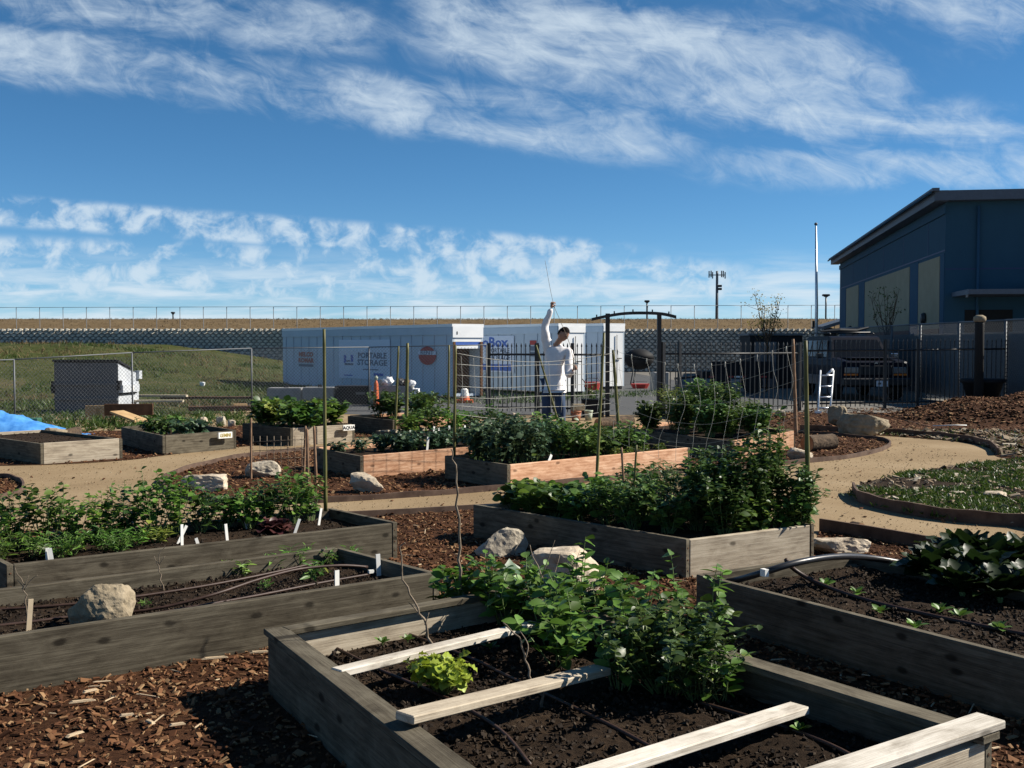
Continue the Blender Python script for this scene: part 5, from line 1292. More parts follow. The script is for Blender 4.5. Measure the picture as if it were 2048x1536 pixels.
bm = bmesh.new(); vs_ = [bm.verts.new((W_ + .012, y, z)) for y, z in ((.01, .02), (.01, Hh - .03), (.55, Hh * .86 - .03), (D_ - .01, Hh * .78 - .02), (D_ - .01, .02))]; bm.faces.new(vs_); bm_obj('sunlit_side', bm, 'dumpstersunlit', dm)  # sheet over the right side carrying the lightened, sunlit paint
box('side_pocket', (W_ + .06, D_ * .42, .52), (.10, D_ * .80, .16), 'dumpstersunlit', dm); box('pocket_shadow_bar', (W_ + .02, D_ * .42, .41), (.06, D_ * .8, .03), 'binblack', dm)
box('lift_bracket', (W_ + .02, .04, .60), (.07, .12, .20), 'binblack', dm); box('lift_bracket', (-.03, .04, .55), (.07, .12, .26), 'binblack', dm)
box('hinge_box', (W_ + .02, D_ * .95, Hh * .74), (.12, .14, .18), 'dumpstersunlit', dm)
box('warning_label', (W_ + .114, D_ * .50, .53), (.004, .06, .11), 'markerwhite', dm)

# ---- things along the left fence
tarp = None
bm = bmesh.new(); nx, ny = 26, 14; grid = []
for j in range(ny + 1):
    row = []
    for i in range(nx + 1):
        x, y = i / nx, j / ny
        z = .48 * math.sin(math.pi * min(1, y * 1.1 + .05)) * max(0, 1 - x ** 1.4) * (1 + .25 * mnoise.noise(Vector((x * 7, y * 7, 0)))) + .04 * mnoise.noise(Vector((x * 18, y * 14, 1)))
        row.append(bm.verts.new((x * 1.75, y * 1.1, max(.0, z))))
    grid.append(row)
for j in range(ny):
    for i in range(nx): bm.faces.new((grid[j][i], grid[j][i + 1], grid[j + 1][i + 1], grid[j + 1][i]))
p = at(-90, 880); o = bm_obj('tarp', bm, 'tarp', None, (p.x, p.y, .012), smooth=True); tag(o, 'crumpled bright blue tarp at the left edge', 'tarp')
def lumber(px, py, L, w, t, rz, mat, label, z=.05, ry=0.0, name='plank'):
    p = at(px, py); o = box(name, (p.x, p.y, z), (L, w, t), mat, None, 0, .004, rot=(0, ry, rz)); return tag(o, label, 'plank', 'scrap timber by the fence')
lumber(200, 838, .55, .03, .26, R(10), 'plywood', 'short board standing on edge left of the scrap plywood', .14, name='scrap_board')
lumber(258, 842, .9, .05, .22, R(8), 'rust', 'dark brown board leaning behind the scrap plywood', .22, name='scrap_board')
lumber(258, 850, .62, .34, .04, R(-25), 'plywood', 'broken sheet of yellow plywood by the dumpster', .16, .25, name='scrap_board')
lumber(318, 818, 1.3, .14, .05, R(-2), 'ashwood', 'upper pale plank of the pile beside the dumpster', .30)
lumber(312, 822, 1.2, .14, .05, R(3), 'ashwood', 'lower pale plank of the pile beside the dumpster', .22)
lumber(420, 814, 2.3, .16, .06, R(-1), 'rust', 'long red brown plank lying in the grass behind the fence', .22)
lumber(445, 826, 1.4, .2, .1, R(6), 'rust', 'dark short beam lying in front of the long plank', .10)
lumber(480, 822, .3, .16, .12, R(20), 'plywood', 'square cut block end beside the beam', .10, name='wood_block')
p = at(60, 866); o = box('green_box', (p.x, p.y, .17), (.32, .25, .16), 'green', None, R(8), .012); tag(o, 'small dark green box lying next to the blue tarp', 'box')
rock('white_bag', 398, 412, 767, 777, 'small white plastic bag on the grass bank', 'bagwhite', 55, sub=2); bpy.data.objects['white_bag']['category'] = 'bag'; bpy.data.objects['white_bag'].location.z = slope_h(*bpy.data.objects['white_bag'].location[:2]) if False else bpy.data.objects['white_bag'].location.z
wb = bpy.data.objects['white_bag']
for Y in np.arange(24, 45, .2):
    q_ = dep(405, 773, Y)
    if q_.z <= slope_h(q_.x, Y): wb.location = (q_.x, Y, q_.z); wb.scale = (Y / 39.,) * 3; break
# plank leaning on the bank, concrete blocks, bins, bags in front of the first container
bw = None
def blockbox(name, px0, px1, pyt, Y, mat, label, cat, depth=.5, taper=None, bev=.02, rz=0.0):
    a, b = fp(px0, Y), fp(px1, Y); h = dep(px0, pyt, Y).z; w_ = b[0] - a[0]
    root = empty(name, ((a[0] + b[0]) / 2, Y + depth / 2, 0), label, cat, None, rz)
    bm = bmesh.new(); add_box(bm, (0, 0, h / 2), (w_, depth, h), taper=taper); bmesh.ops.bevel(bm, geom=list(bm.edges), offset=bev, segments=2, affect='EDGES'); bm_obj('body', bm, mat, root)
    return root, w_, h
MAT['greyplastic'] = noisy('grey_concrete_block', [(.3, (.20, .20, .20)), (.7, (.30, .30, .29))], scale=4, rough=.9)
r_, w_, h_ = blockbox('concrete_block', 533, 602, 776, 27.3, 'greyplastic', 'left grey concrete block in front of the first container', 'concrete block'); box('groove', (0, -.26, h_ * .5), (w_ * .7, .03, .05), 'wallback', r_); box('lifting_eye', (0, 0, h_ + .03), (.10, .03, .06), 'black', r_)
r_, w_, h_ = blockbox('concrete_block', 604, 668, 775, 27.0, 'greyplastic', 'right grey concrete block next to the black bin', 'concrete block'); box('groove', (0, -.26, h_ * .5), (w_ * .7, .03, .05), 'wallback', r_); box('lifting_eye', (0, 0, h_ + .03), (.10, .03, .06), 'black', r_)
r_, w_, h_ = blockbox('black_bin', 671, 737, 775, 26.8, 'binblack', 'black plastic compost bin behind the wire fence', 'bin'); box('lid', (0, 0, h_ + .015), (w_ + .04, .54, .04), 'binblack', r_); box('label_plate', (w_ * .25, -.256, h_ * .66), (.22, .012, .06), 'galv', r_); box('rim', (0, -.25, h_ * .22), (w_, .03, .05), 'binblack', r_)
r_, w_, h_ = blockbox('concrete_barrier', 741, 834, 772, 26.2, 'greyplastic', 'concrete barrier with sunlit end carrying bags', 'barrier', .5, .78); box('base_flare', (0, 0, .09), (w_ + .1, .62, .16), 'greyplastic', r_); box('sunlit_end', (w_ * .46, 0, h_ * .45), (.14, .44, h_ * .8), 'white', r_)  # white slab at the end paints sunlight onto the grey concrete
for i, (px, s_, m_, l) in enumerate(((776, .15, 'bagwhite', 'white plastic bag on the concrete barrier'), (800, .13, 'bagdark', 'dark plastic bag on the concrete barrier'), (814, .11, 'rust', 'brown sack on the concrete barrier'), (823, .10, 'bagwhite', 'pale small bag at the right end of the barrier'), (765, .10, 'rockgrey', 'grey crumpled sack at the left end of the barrier'))):
    bm = bmesh.new(); bmesh.ops.create_icosphere(bm, subdivisions=3, radius=s_)
    for v_ in bm.verts: v_.co += v_.co.normalized() * mnoise.noise(v_.co * 12 + Vector((i * 3, 0, 0))) * s_ * .4; v_.co.z *= .85
    q_ = fp(px, 26.4); o = bm_obj('plastic_bag', bm, m_, None, (q_[0], 26.4, h_ + s_ * .55), smooth=True); tag(o, l, 'bag', 'bags on the barrier')
q_ = at(928, 806); rt = empty('traffic_cone', (q_.x, 27.6, 0), 'orange and white traffic cone base before the open container', 'traffic cone')
rt.scale = (.72, .72, .72); box('base', (0, 0, .06), (.62, .45, .10), 'coneorange', rt); bm = bmesh.new(); lathe(bm, [(.17, 0), (.15, .18), (.145, .18), (.12, .36), (.06, .40)], 12); bm_obj('sleeve', bm, 'markerwhite', rt, (.02, 0, .11)); bm = bmesh.new(); lathe(bm, [(.175, 0), (.16, .12)], 12); bm_obj('stripe', bm, 'coneorange', rt, (.02, 0, .112))
q_ = fp(752, 26.0); rt = empty('fire_hydrant', (q_[0], 26.0, 0), 'small orange red marker post left of the barrier', 'marker post'); bm = bmesh.new(); lathe(bm, [(.07, 0), (.06, .35), (.05, .55), (.02, .62)], 10); bm_obj('shaft', bm, 'coneorange', rt); rt.name = 'marker_post'
bm = bmesh.new(); lathe(bm, [(.03, 0), (.05, .05), (.02, .10)], 8); bm_obj('cap', bm, 'potgreen', rt, (0, 0, .63))

# ---- pots and planter at the gate
def pot(px, py, r, h, mat, label):
    p = at(px, py); root = empty('flower_pot', (p.x, p.y, 0), label, 'flower pot', 'pots by the gate')
    bm = bmesh.new(); lathe(bm, [(r * .72, 0), (r * .95, h * .82)], 16); bm_obj('body', bm, mat, root, smooth=True)
    bm = bmesh.new(); lathe(bm, [(r * 1.02, h * .8), (r * 1.04, h), (r * .9, h), (r * .88, h * .9)], 16); bm_obj('rim', bm, mat, root, smooth=True)
    return root
pot(1152, 842, .105, .20, 'terracotta', 'terracotta pot with a pale brick on top'); pot(1177, 841, .085, .20, 'potgreen', 'pale green pot next to the terracotta pot')
p = at(1152, 842); o = box('brick', (p.x + .03, p.y, .265), (.24, .13, .13), 'rocktan', None, .3, .012); tag(o, 'pale brick lying on the terracotta pot', 'brick')
p = at(1190, 838); rt = empty('planter_box', (p.x, p.y + .6, 0), 'black planter tub with a small shrub behind the pots', 'planter'); bm = bmesh.new(); add_box(bm, (0, 0, .17), (.42, .38, .34)); bm_obj('tub', bm, 'binblack', rt); box('rim', (0, 0, .35), (.46, .42, .03), 'binblack', rt)
plant('potted_shrub', (p.x, p.y + .6, .34), .32, .16, 7, 6, .08, 'ovate', 'leaf_yellow', 'small yellow green shrub in the black planter tub', 'shrub')
twig([Vector((p.x + .05, p.y + .7, .3)), Vector((p.x - .10, p.y + .7, .55)), Vector((p.x - .22, p.y + .7, .78))], .02, 'dark driftwood stick leaning out of the planter tub', mat='barkwood', name='driftwood')
for px, py, l in ((1185, 780, 'red bucket left of the rightmost container'), (1280, 777, 'red object on the grass beyond the gate')):
    q_ = at(px, py); rt = empty('red_bucket', (q_.x, q_.y, 0), l, 'bucket', 'red buckets in the lot'); bm = bmesh.new(); lathe(bm, [(.20, 0), (.27, .26), (.24, .26)], 12); bm_obj('body', bm, 'red', rt); tube('handle', [(-.27, 0, .25), (-.18, 0, .38), (.18, 0, .38), (.27, 0, .25)], .012, 'galv', rt)
bpy.data.objects['red_bucket.001'].scale = (1.2, 1.2, .6)
# grass strip in front of the containers
pts = [(*fp(random.uniform(840, 1360), Y), .0) for Y in RNG.uniform(26.8, 34, 900)]
pts = [p for p in pts if p[1] > 27 + max(0, (p[0] - 0)) * .9]
blades('verge_grass', pts, .05, .15, 'grass', 'thin grass strip along the storage containers', 5, wide=2.0)
# covered barbecue
q_ = at(1278, 770); rt = empty('barbecue', (q_.x, q_.y, 0), 'black kettle barbecue with open lid beyond the gate', 'barbecue')
bm = bmesh.new(); lathe(bm, [(.10, .55), (.40, .68), (.56, .90), (.55, .93)], 16); bm_obj('bowl', bm, 'binblack', rt, smooth=True)
bm = bmesh.new(); lathe(bm, [(.56, .93), (.50, 1.12), (.28, 1.27), (.03, 1.32)], 16); bm_obj('lid', bm, 'binblack', rt, smooth=True)
for a in range(3): tube('leg', [(.30 * math.cos(a * 2.1), .3 * math.sin(a * 2.1), .7), (.52 * math.cos(a * 2.1), .52 * math.sin(a * 2.1), 0)], .02, 'black', rt)
q_ = at(1300, 782); o = box('pale_crate', (q_.x + .3, q_.y, .3), (.5, .4, .6), 'greyplastic', None, .2, .02); tag(o, 'pale grey crate standing beside the black barbecue', 'crate')

# ---- dark shed and trailer behind the fence
rt = empty('dark_shed', (*fp(1552, 36.5), 0), 'dark low shed behind the garden fence left of the car', 'shed')
w_ = (1605 - 1500) / FPX * 36.5
box('walls', (0, .8, .88), (w_, 1.6, 1.76), 'binblack', rt); box('roof', (0, .8, 1.80), (w_ + .14, 1.8, .07), 'galvdull', rt); box('door', (-w_ * .2, -.012, .8), (.7, .03, 1.5), 'carlow', rt); box('door_handle', (-w_ * .05, -.04, .8), (.04, .04, .14), 'black', rt)
rt = empty('utility_trailer', (*fp(1475, 33.0), 0), 'low dark trailer with red and white reflective strip', 'trailer')
box('deck', (0, .6, .55), (2.1, 1.3, .22), 'binblack', rt); box('side_panel', (.1, -.06, .78), (1.8, .04, .36), 'binblack', rt)
for k in range(7): box('reflector_strip', (-.75 + k * .25, -.09, .50), (.22, .012, .05), ('red', 'markerwhite')[k % 2], rt)
for x in (-.5, .45):
    bm = bmesh.new(); bmesh.ops.create_cone(bm, cap_ends=True, segments=16, radius1=.3, radius2=.3, depth=.2); bm_obj('wheel', bm, 'rubber', rt, (x, .0, .3), (math.pi / 2, 0, 0))
tube('drawbar', [(-1.0, .6, .5), (-1.8, .6, .42)], .04, 'black', rt); tube('jack', [(-1.75, .6, .45), (-1.75, .6, 0)], .03, 'galv', rt)

# ================================================================== PARKED CAR
car = empty('parked_car', (9.42, 28.4, 0), 'dark blue off road car with black grille parked nose on behind the iron fence', 'car')
CW, CL, CHh = 1.86, 4.5, 1.74
def loft(name, secs, mat, parent, smooth=False, cap=True, sub=0):
    """secs: list of (y, [(x,z)...]) closed outlines"""
    bm = bmesh.new(); R_ = []
    for y, ol in secs: R_.append([bm.verts.new((x, y, z)) for x, z in ol])
    n = len(R_[0])
    for a, b in zip(R_[:-1], R_[1:]):
        for k in range(n): bm.faces.new((a[k], a[(k + 1) % n], b[(k + 1) % n], b[k]))
    if cap: bm.faces.new(R_[0]); bm.faces.new(list(reversed(R_[-1])))
    bmesh.ops.recalc_face_normals(bm, faces=bm.faces)
    return bm_obj(name, bm, mat, parent, smooth=smooth)
def sec(w, z0, z1, tw=1.0, r=.08):
    h = w / 2; t = h * tw
    return [(-h + r, z0), (h - r, z0), (h, z0 + r), (h, z1 - (z1 - z0) * .25), (t, z1 - r * .6), (t - r, z1), (-t + r, z1), (-t, z1 - r * .6), (-h, z1 - (z1 - z0) * .25), (-h, z0 + r)]
loft('body', [(0.10, sec(1.72, .42, 1.00, .95)), (.16, sec(1.82, .36, 1.04, .95)), (1.25, sec(CW, .34, 1.12, .95)), (1.6, sec(CW, .34, 1.10, .96)), (4.2, sec(CW, .34, 1.10, .96)), (4.45, sec(1.80, .42, 1.05, .95))], 'carpaint', car)
loft('cabin', [(1.28, [(-.78, 1.06), (.78, 1.06), (.78, 1.08), (-.78, 1.08)]), (1.85, [(-.80, 1.06), (.80, 1.06), (.66, 1.66), (-.66, 1.66)]), (2.1, [(-.81, 1.06), (.81, 1.06), (.67, 1.70), (-.67, 1.70)]), (4.0, [(-.81, 1.06), (.81, 1.06), (.67, 1.70), (-.67, 1.70)]), (4.35, [(-.80, 1.06), (.80, 1.06), (.66, 1.62), (-.66, 1.62)])], 'carpaint', car)
bm = bmesh.new(); q4 = [bm.verts.new(p) for p in ((-.70, 1.36 - .02, 1.125), (.70, 1.34, 1.125), (.585, 1.80, 1.60), (-.585, 1.80, 1.60))]; bm.faces.new(q4); bm_obj('windshield', bm, 'glassdark', car)
bpy.data.objects['windshield'].location.y = -.022
for s in (-1, 1):
    for y0, y1 in ((1.75, 2.55), (2.65, 3.4), (3.5, 4.15)):
        bm = bmesh.new(); xx = lambda z: s * (.81 - (z - 1.06) * (.14 / .64) + .012)
        f0 = .18 if y0 < 2 else 0
        q4 = [bm.verts.new(p) for p in ((xx(1.13), y0, 1.13), (xx(1.13), y1, 1.13), (xx(1.58), y1, 1.58), (xx(1.58), y0 + f0, 1.58))]; bm.faces.new(q4); bm_obj('side_window', bm, 'glassdark', car)
    box('lower_cladding', (s * (CW / 2 + .008), 2.3, .50), (.03, 2.2, .26), 'carlow', car)
    box('door_mirror', (s * 1.03, 1.62, 1.16), (.20, .10, .14), 'black' if s < 0 else 'chrome', car, 0, .02)
    box('headlight', (s * .62, .098, .80), (.36, .05, .16), 'lamp', car, 0, .015)
    box('turn_signal', (s * .64, .094, .685), (.36, .05, .05), 'amber', car, 0, .008)
    for y in (.95, 3.6):
        bm = bmesh.new(); lathe(bm, [(.20, -.12), (.34, -.12), (.37, -.08), (.37, .08), (.34, .12), (.20, .12)], 24); wh = bm_obj('wheel', bm, 'rubber', car, (s * .80, y, .37), (0, math.pi / 2, 0), smooth=False)
        bm = bmesh.new(); lathe(bm, [(.22, -.125), (.20, -.10), (.06, -.09), (.05, .125), (.20, .125), (.215, .128)], 16); bm_obj('rim', bm, 'galvdull', wh)
box('grille', (0, .088, .80), (.82, .05, .24), 'black', car, 0, .01)
for k in range(5): box('grille_bar', (-.32 + k * .16, .058, .80), (.02, .012, .20), 'binblack', car)
box('bumper', (0, .04, .50), (1.78, .20, .20), 'black', car, 0, .03)
box('number_plate', (.12, -.07, .46), (.30, .012, .15), 'plate', car)
for k in range(2): box('plate_print', (.05 + k * .14, -.0785, .46), (.08, .003, .045), 'carlow', car)
box('hood_badge', (0, .085, .985), (.09, .02, .04), 'chrome', car)
box('bonnet_scoop', (0, .75, 1.115), (1.2, 1.0, .03), 'carpaint', car, 0, .01)
for s in (-.6, .6): tube('roof_rail', [(s, 2.1, 1.74), (s, 2.2, 1.79), (s, 3.9, 1.79), (s, 4.0, 1.74)], .02, 'black', car)
for y in (2.4, 3.1, 3.8): tube('roof_bar', [(-.6, y, 1.80), (.6, y, 1.80)], .022, 'black', car)
bm = bmesh.new(); add_tube(bm, [(-.75, 2.5, 1.83), (-.2, 2.6, 1.87), (.3, 2.7, 1.86), (.68, 2.8, 1.95)], [.03, .06, .05, .03], 8); bm_obj('roof_load', bm, 'black', car)

# ladder leaning on the fence
ld = empty('ladder', at(1648, 828), 'short silver aluminium ladder leaning on the iron fence', 'ladder')
def lp(px, py, Y): return dep(px, py, Y) - ld.location
Yb, Yt = 23.2, 24.0
for (x0, x1) in ((1636, 1641), (1660, 1667)):
    a, b = lp(x0, 826, Yb), lp(x1, 741, Yt); tube('side_rail', [a, b], .022, 'alu', ld, 4)
    box('ladder_foot', a + Vector((0, 0, .02)), (.13, .09, .05), 'alu', ld)
for k in range(4):
    q = .12 + k * .255; tube('rung', [lp(1636 + 5 * q, 826 - 85 * q, Yb + .8 * q), lp(1660 + 7 * q, 826 - 85 * q, Yb + .8 * q)], .018, 'alu', ld, 6)
a = lp(1654, 750, Yt - .05); tube('top_bracket', [a, a + Vector((.13, 0, .13))], .03, 'alu', ld, 4)

# ================================================================== BLUE BUILDING
C0 = Vector((12.95, 33.0, 0)); CF = Vector((16.65, 56.0, 0)); HN, HF = 5.78, 5.66
bd = empty('blue_building', C0, 'large dark blue building with cream panels and sloping roof edge', 'building')
sd_ = (CF - C0).normalized(); fr_ = Vector((sd_.y, -sd_.x, 0)); out = -fr_      # out: facade normal toward the left
LEN = (CF - C0).length; WID = 34.0
ang = math.atan2(sd_.y, sd_.x)
bd.rotation_euler = (0, 0, ang)      # local x along the side wall (away), local -y to the right
bm = bmesh.new()
v8 = [bm.verts.new(p) for p in ((0, 0, 0), (LEN, 0, 0), (LEN, -WID, 0), (0, -WID, 0), (0, 0, HN), (LEN, 0, HF), (LEN, -WID, HF), (0, -WID, HN + .1))]
for f in ((0, 1, 5, 4), (1, 2, 6, 5), (2, 3, 7, 6), (3, 0, 4, 7), (4, 5, 6, 7), (3, 2, 1, 0)): bm.faces.new([v8[i] for i in f])
bmesh.ops.recalc_face_normals(bm, faces=bm.faces); bm_obj('wall', bm, 'bldg', bd)
def slab(name, x0, x1, y0, y1, za, zb, zc, zd, mat):
    """roof edge strip: bottoms za (near) zb (far), tops zc, zd"""
    bm = bmesh.new(); v8 = [bm.verts.new(p) for p in ((x0, y0, za), (x1, y0, zb), (x1, y1, zb), (x0, y1, za), (x0, y0, zc), (x1, y0, zd), (x1, y1, zd), (x0, y1, zc))]
    for f in ((3, 2, 1, 0), (4, 5, 6, 7), (0, 1, 5, 4), (1, 2, 6, 5), (2, 3, 7, 6), (3, 0, 4, 7)): bm.faces.new([v8[i] for i in f])
    bmesh.ops.recalc_face_normals(bm, faces=bm.faces); return bm_obj(name, bm, mat, bd)
slab('roof_edge', -.35, LEN + .5, .004, .40, HN - .08, HF - .12, HN + .24, HF + .16, 'trim')
slab('roof_edge', -.40, -.004, -WID, .396, HN - .06, HN - .06, HN + .23, HN + .23, 'trim')
slab('roof_cap', -.55, LEN + .6, .30, .50, HN + .20, HF + .12, HN + .29, HF + .19, 'trim')
slab('soffit_band', -.06, LEN, .003, .05, HN - .42, HF - .42, HN - .18, HF - .22, 'bldg')
def wx(px):            # distance along the side wall that shows at pixel column px
    k = (px - 1024) / FPX; return (k * C0.y - C0.x) / (sd_.x - k * sd_.y)
def pan(px0, px1, z0, z1, mat, name, dy=.012):
    x0, x1 = wx(px0), wx(px1); return box(name, ((x0 + x1) / 2, dy, (z0 + z1) / 2), (abs(x1 - x0), .03, z1 - z0), mat, bd)
for px0, px1 in ((1692, 1716), (1729, 1818), (1836, 1878)):
    pan(px0, px1, 1.95, 4.15, 'cream', 'cream_panel'); pan(px0, px1, 1.55, 1.95, 'brick', 'brick_base')
for px0, px1 in ((1681, 1691), (1717, 1728), (1819, 1835), (1879, 1887)): pan(px0, px1, .05, 4.2, 'bldglight', 'pilaster', .010)
for px, z in ((1703, 2.15), (1851, 2.30)):
    bm = bmesh.new(); lathe(bm, [(.17, 0), (.20, .05), (.15, .14), (.04, .16)], 14); bm_obj('wall_lamp', bm, 'black', bd, (wx(px), .03, z), (-math.pi / 2, 0, 0))
for xx in np.arange(2.4, LEN, 4.1): box('wall_joint', (xx, .0035, 4.35 + (HN - 4.35) / 2 - .25), (.035, .008, HN - 4.75), 'navy', bd)
box('wall_joint', (LEN / 2, .004, 4.28), (LEN, .008, .04), 'navy', bd)
for yy in (-3.2, -6.4, -9.6): box('wall_joint', (-.0035, yy, 4.9), (.008, .035, 2.2), 'navy', bd)
box('wall_joint', (-.004, -WID / 2, 3.72), (.008, WID, .04), 'navy', bd)
tube('gutter', [(-.45, .53, HN + .17), (LEN + .55, .53, HF + .08)], .035, 'bldglight', bd, 8)
tube('downpipe', [(-.06, -.92, 0), (-.06, -.92, HN - .2)], .045, 'bldglight', bd, 8)
box('entry_recess', (-.011, -2.0 + .75, 1.25), (.02, 1.35, 2.5), 'binblack', bd); box('entry_recess', (-.011, -4.6, 1.5), (.02, 3.4, 3.0), 'binblack', bd)
box('entry_post', (-.9, -2.35, 1.6), (.25, .28, 3.2), 'bldglight', bd)
cn = box('entry_canopy', (-1.0, -1.3, 2.95), (2.0, 2.2, .14), 'trim', bd); box('canopy_gutter', (-1.02, 1.14, -.12), (.06, .05, .08), 'galv', cn)
box('canopy_beam', (-1.0, -5.0, 3.25), (2.2, 4.6, .25), 'bldg', bd)
# lean-to at the far end of the building
rt = empty('covered_walkway', (*fp(1663, 58), 0), 'small dark covered walkway at the far end of the blue building', 'walkway roof')
box('roof', (.25, 1.0, 2.55), (1.5, 2.2, .16), 'trim', rt, 0, 0, rot=(0, R(-17), 0)); box('post', (-.05, .2, 1.15), (.55, .4, 2.3), 'binblack', rt)

# ---- poles, lamps, tower
fpz = empty('flagpole', (*fp(1632, 45), 0), 'tall white flagpole left of the blue building', 'flagpole')
tube('pole', [(0, 0, 0), (0, 0, 3), (-.06, 0, 6.28)], [.075, .065, .035], 'alu', fpz, 10); bm = bmesh.new(); bmesh.ops.create_icosphere(bm, subdivisions=2, radius=.07); bm_obj('finial', bm, 'galvdull', fpz, (-.06, 0, 6.36)); box('rope_cleat', (-.12, 0, 2.3), (.08, .06, .25), 'black', fpz)
def lamp_post(px, py, Y, z0, label, w=.5):
    t = dep(px, py, Y); root = empty('lamp_post', (t.x, Y, z0), label, 'lamp post', 'parking lot lamps')
    tube('pole', [(0, 0, 0), (0, 0, t.z - z0)], .05, 'black', root, 8); box('lamp_head', (0, 0, t.z - z0 + .05), (w, .3, .12), 'black', root, 0, .03); box('arm', (0, 0, t.z - z0 - .03), (w * .6, .08, .05), 'black', root)
lamp_post(1294, 604, 70, 2.9, 'dark lamp post on the hill above the gate arch', .32); lamp_post(1652, 592, 66, 2.9, 'dark twin head lamp post near the flagpole', .42); lamp_post(346, 627, 74, 2.9, 'tiny lamp post on the hill far left', .22)
ct = empty('cell_tower', (*fp(1433, 110), 2.6), 'cell phone mast with three armed antenna head on the horizon', 'mast')
zt = dep(1433, 542, 110).z - 2.6
tube('pole', [(0, 0, 0), (0, 0, zt)], [.17, .12], 'galvdull', ct, 8)
zb = dep(1433, 550, 110).z - 2.6; tube('cross_arm', [(-.8, 0, zb), (.8, 0, zb)], .05, 'black', ct)
for x in (-.8, -.6, -.45, .45, .62, .8): box('antenna', (x, 0, zb + random.uniform(-.05, .15)), (.10, .1, .65), 'galvdull', ct)
for z in (550 + 22, 550 + 28): box('equipment', (.25, 0, dep(1433, z, 110).z - 2.6), (.42, .3, .22), 'black', ct)

# ---- young trees
def sapling(px, Y, pyb, pyt, spread, label, lm, nl, z0=0.0, top=True):
    b = dep(px, pyb, Y); t = dep(px, pyt, Y); H_ = t.z - z0
    root = empty('sapling', (b.x, Y, z0), label, 'tree', 'young trees'); bm = bmesh.new(); tips = []
    tr = smooth_path([Vector((0, 0, 0)), Vector((.03, 0, H_ * .3)), Vector((0, 0, H_ * .62))], 4); add_tube(bm, tr, [.035 * (1 - .5 * i / (len(tr) - 1)) for i in range(len(tr))], 6)
    bm_obj('trunk', bm, 'barkwood', root, smooth=True); bm = bmesh.new()
    for k in range(13):
        q = .38 + .6 * k / 13 * .45; s0 = Vector((0, 0, H_ * q)); a = k * 2.4; e = Vector((math.cos(a) * spread * random.uniform(.4, 1), math.sin(a) * spread * .6, H_ * random.uniform(.62, 1.0)))
        pl = smooth_path([s0, s0.lerp(e, .5) + Vector((0, 0, -H_ * .04)), e], 4); add_tube(bm, pl, [.018 * (1 - .75 * i / (len(pl) - 1)) for i in range(len(pl))], 4, cap=False); tips.append(e)
        for r_ in range(3):
            f = pl[random.randrange(3, len(pl))]; g = f + Vector((random.gauss(0, spread * .2), random.gauss(0, spread * .2), random.uniform(.05, .2) * H_ * .6)); add_tube(bm, [f, g], [.008, .004], 4, cap=False); tips.append(g)
    bm_obj('limbs', bm, 'barkwood', root, smooth=True)
    n = len(tips) * nl; pos = np.repeat(np.array(tips), nl, 0) + RNG.normal(0, .07, (n, 3)) * np.array([1.6, 1.6, .6]); v, f = batch(*LEAF['ovate'], pos, rand_unit(n), rand_unit(n), RNG.uniform(.03, .075, n))
    o = mesh_obj('crown', mesh_np('crown', v, f), lm, root); o['kind'] = 'stuff'
sapling(1533, 34, 760, 586, .75, 'young tree with yellowish bud clusters standing against the sky', 'flower', 9)
sapling(1772, 34.5, 740, 568, .62, 'bare young tree in front of the cream wall panel', 'leaf_dark', 4)

# ---- right side: mulch mound, round topped post, tub, weeds
bm = bmesh.new(); grid = []
cx, cy = fp(2030, 21.6); 
for j in range(31):
    row = []
    for i in range(41):
        x, y = (i / 40 - .5) * 6.0, (j / 30 - .5) * 4.2; rr = math.sqrt((x / 2.5) ** 2 + (y / 1.9) ** 2)
        z = .46 * max(0, 1 - rr ** 1.6) * (1 + .35 * mnoise.noise(Vector((x * 1.3, y * 1.3, 0)))) + .05 * mnoise.noise(Vector((x * 5, y * 5, 1))) * max(0, 1.1 - rr) - .01
        row.append(bm.verts.new((x, y, z)))
    grid.append(row)
for j in range(30):
    for i in range(40): bm.faces.new((grid[j][i], grid[j][i + 1], grid[j + 1][i + 1], grid[j + 1][i]))
o = bm_obj('mulch_mound', bm, 'mulch', None, (cx, cy, .012), smooth=True); tag(o, 'heap of dark red brown mulch at the right edge', 'mulch heap')
pts = RNG.uniform(-1, 1, (3800, 2)); pts = pts[(pts ** 2).sum(1) < 1]; mp = []
for x, y in pts:
    x, y = x * 2.4, y * 1.8; rr = math.sqrt((x / 2.5) ** 2 + (y / 1.9) ** 2); mp.append((x + cx, y + cy, .46 * max(0, 1 - rr ** 1.6) * (1 + .35 * mnoise.noise(Vector((x * 1.3, y * 1.3, 0)))) + .012))
mp = np.array(mp); n = len(mp); L_ = RNG.uniform(.03, .10, n); v, f = batch(*CHIP, mp, rand_unit(n) * np.array([1, 1, .3]), rand_unit(n) * .5 + np.array([0, 0, 1]), np.column_stack([L_ * .45, L_, L_ * .15]))
o = mesh_obj('mound_chips', mesh_np('mound_chips', v, f), 'chip'); tag(o, 'loose chips covering the mulch heap', 'wood chips', None, 'stuff')
q_ = fp(1958, 23.6); rt = empty('round_topped_post', (q_[0], 23.6, 0), 'dark wooden post with a pale rounded top by the iron fence', 'post')
bm = bmesh.new(); lathe(bm, [(.10, 0), (.095, 1.9), (.10, 1.95)], 12); bm_obj('shaft', bm, 'rubber', rt, smooth=True); bm = bmesh.new(); lathe(bm, [(.11, 1.95), (.135, 2.0), (.125, 2.06), (.06, 2.10)], 12); bm_obj('cap', bm, 'rocktan', rt, smooth=True)
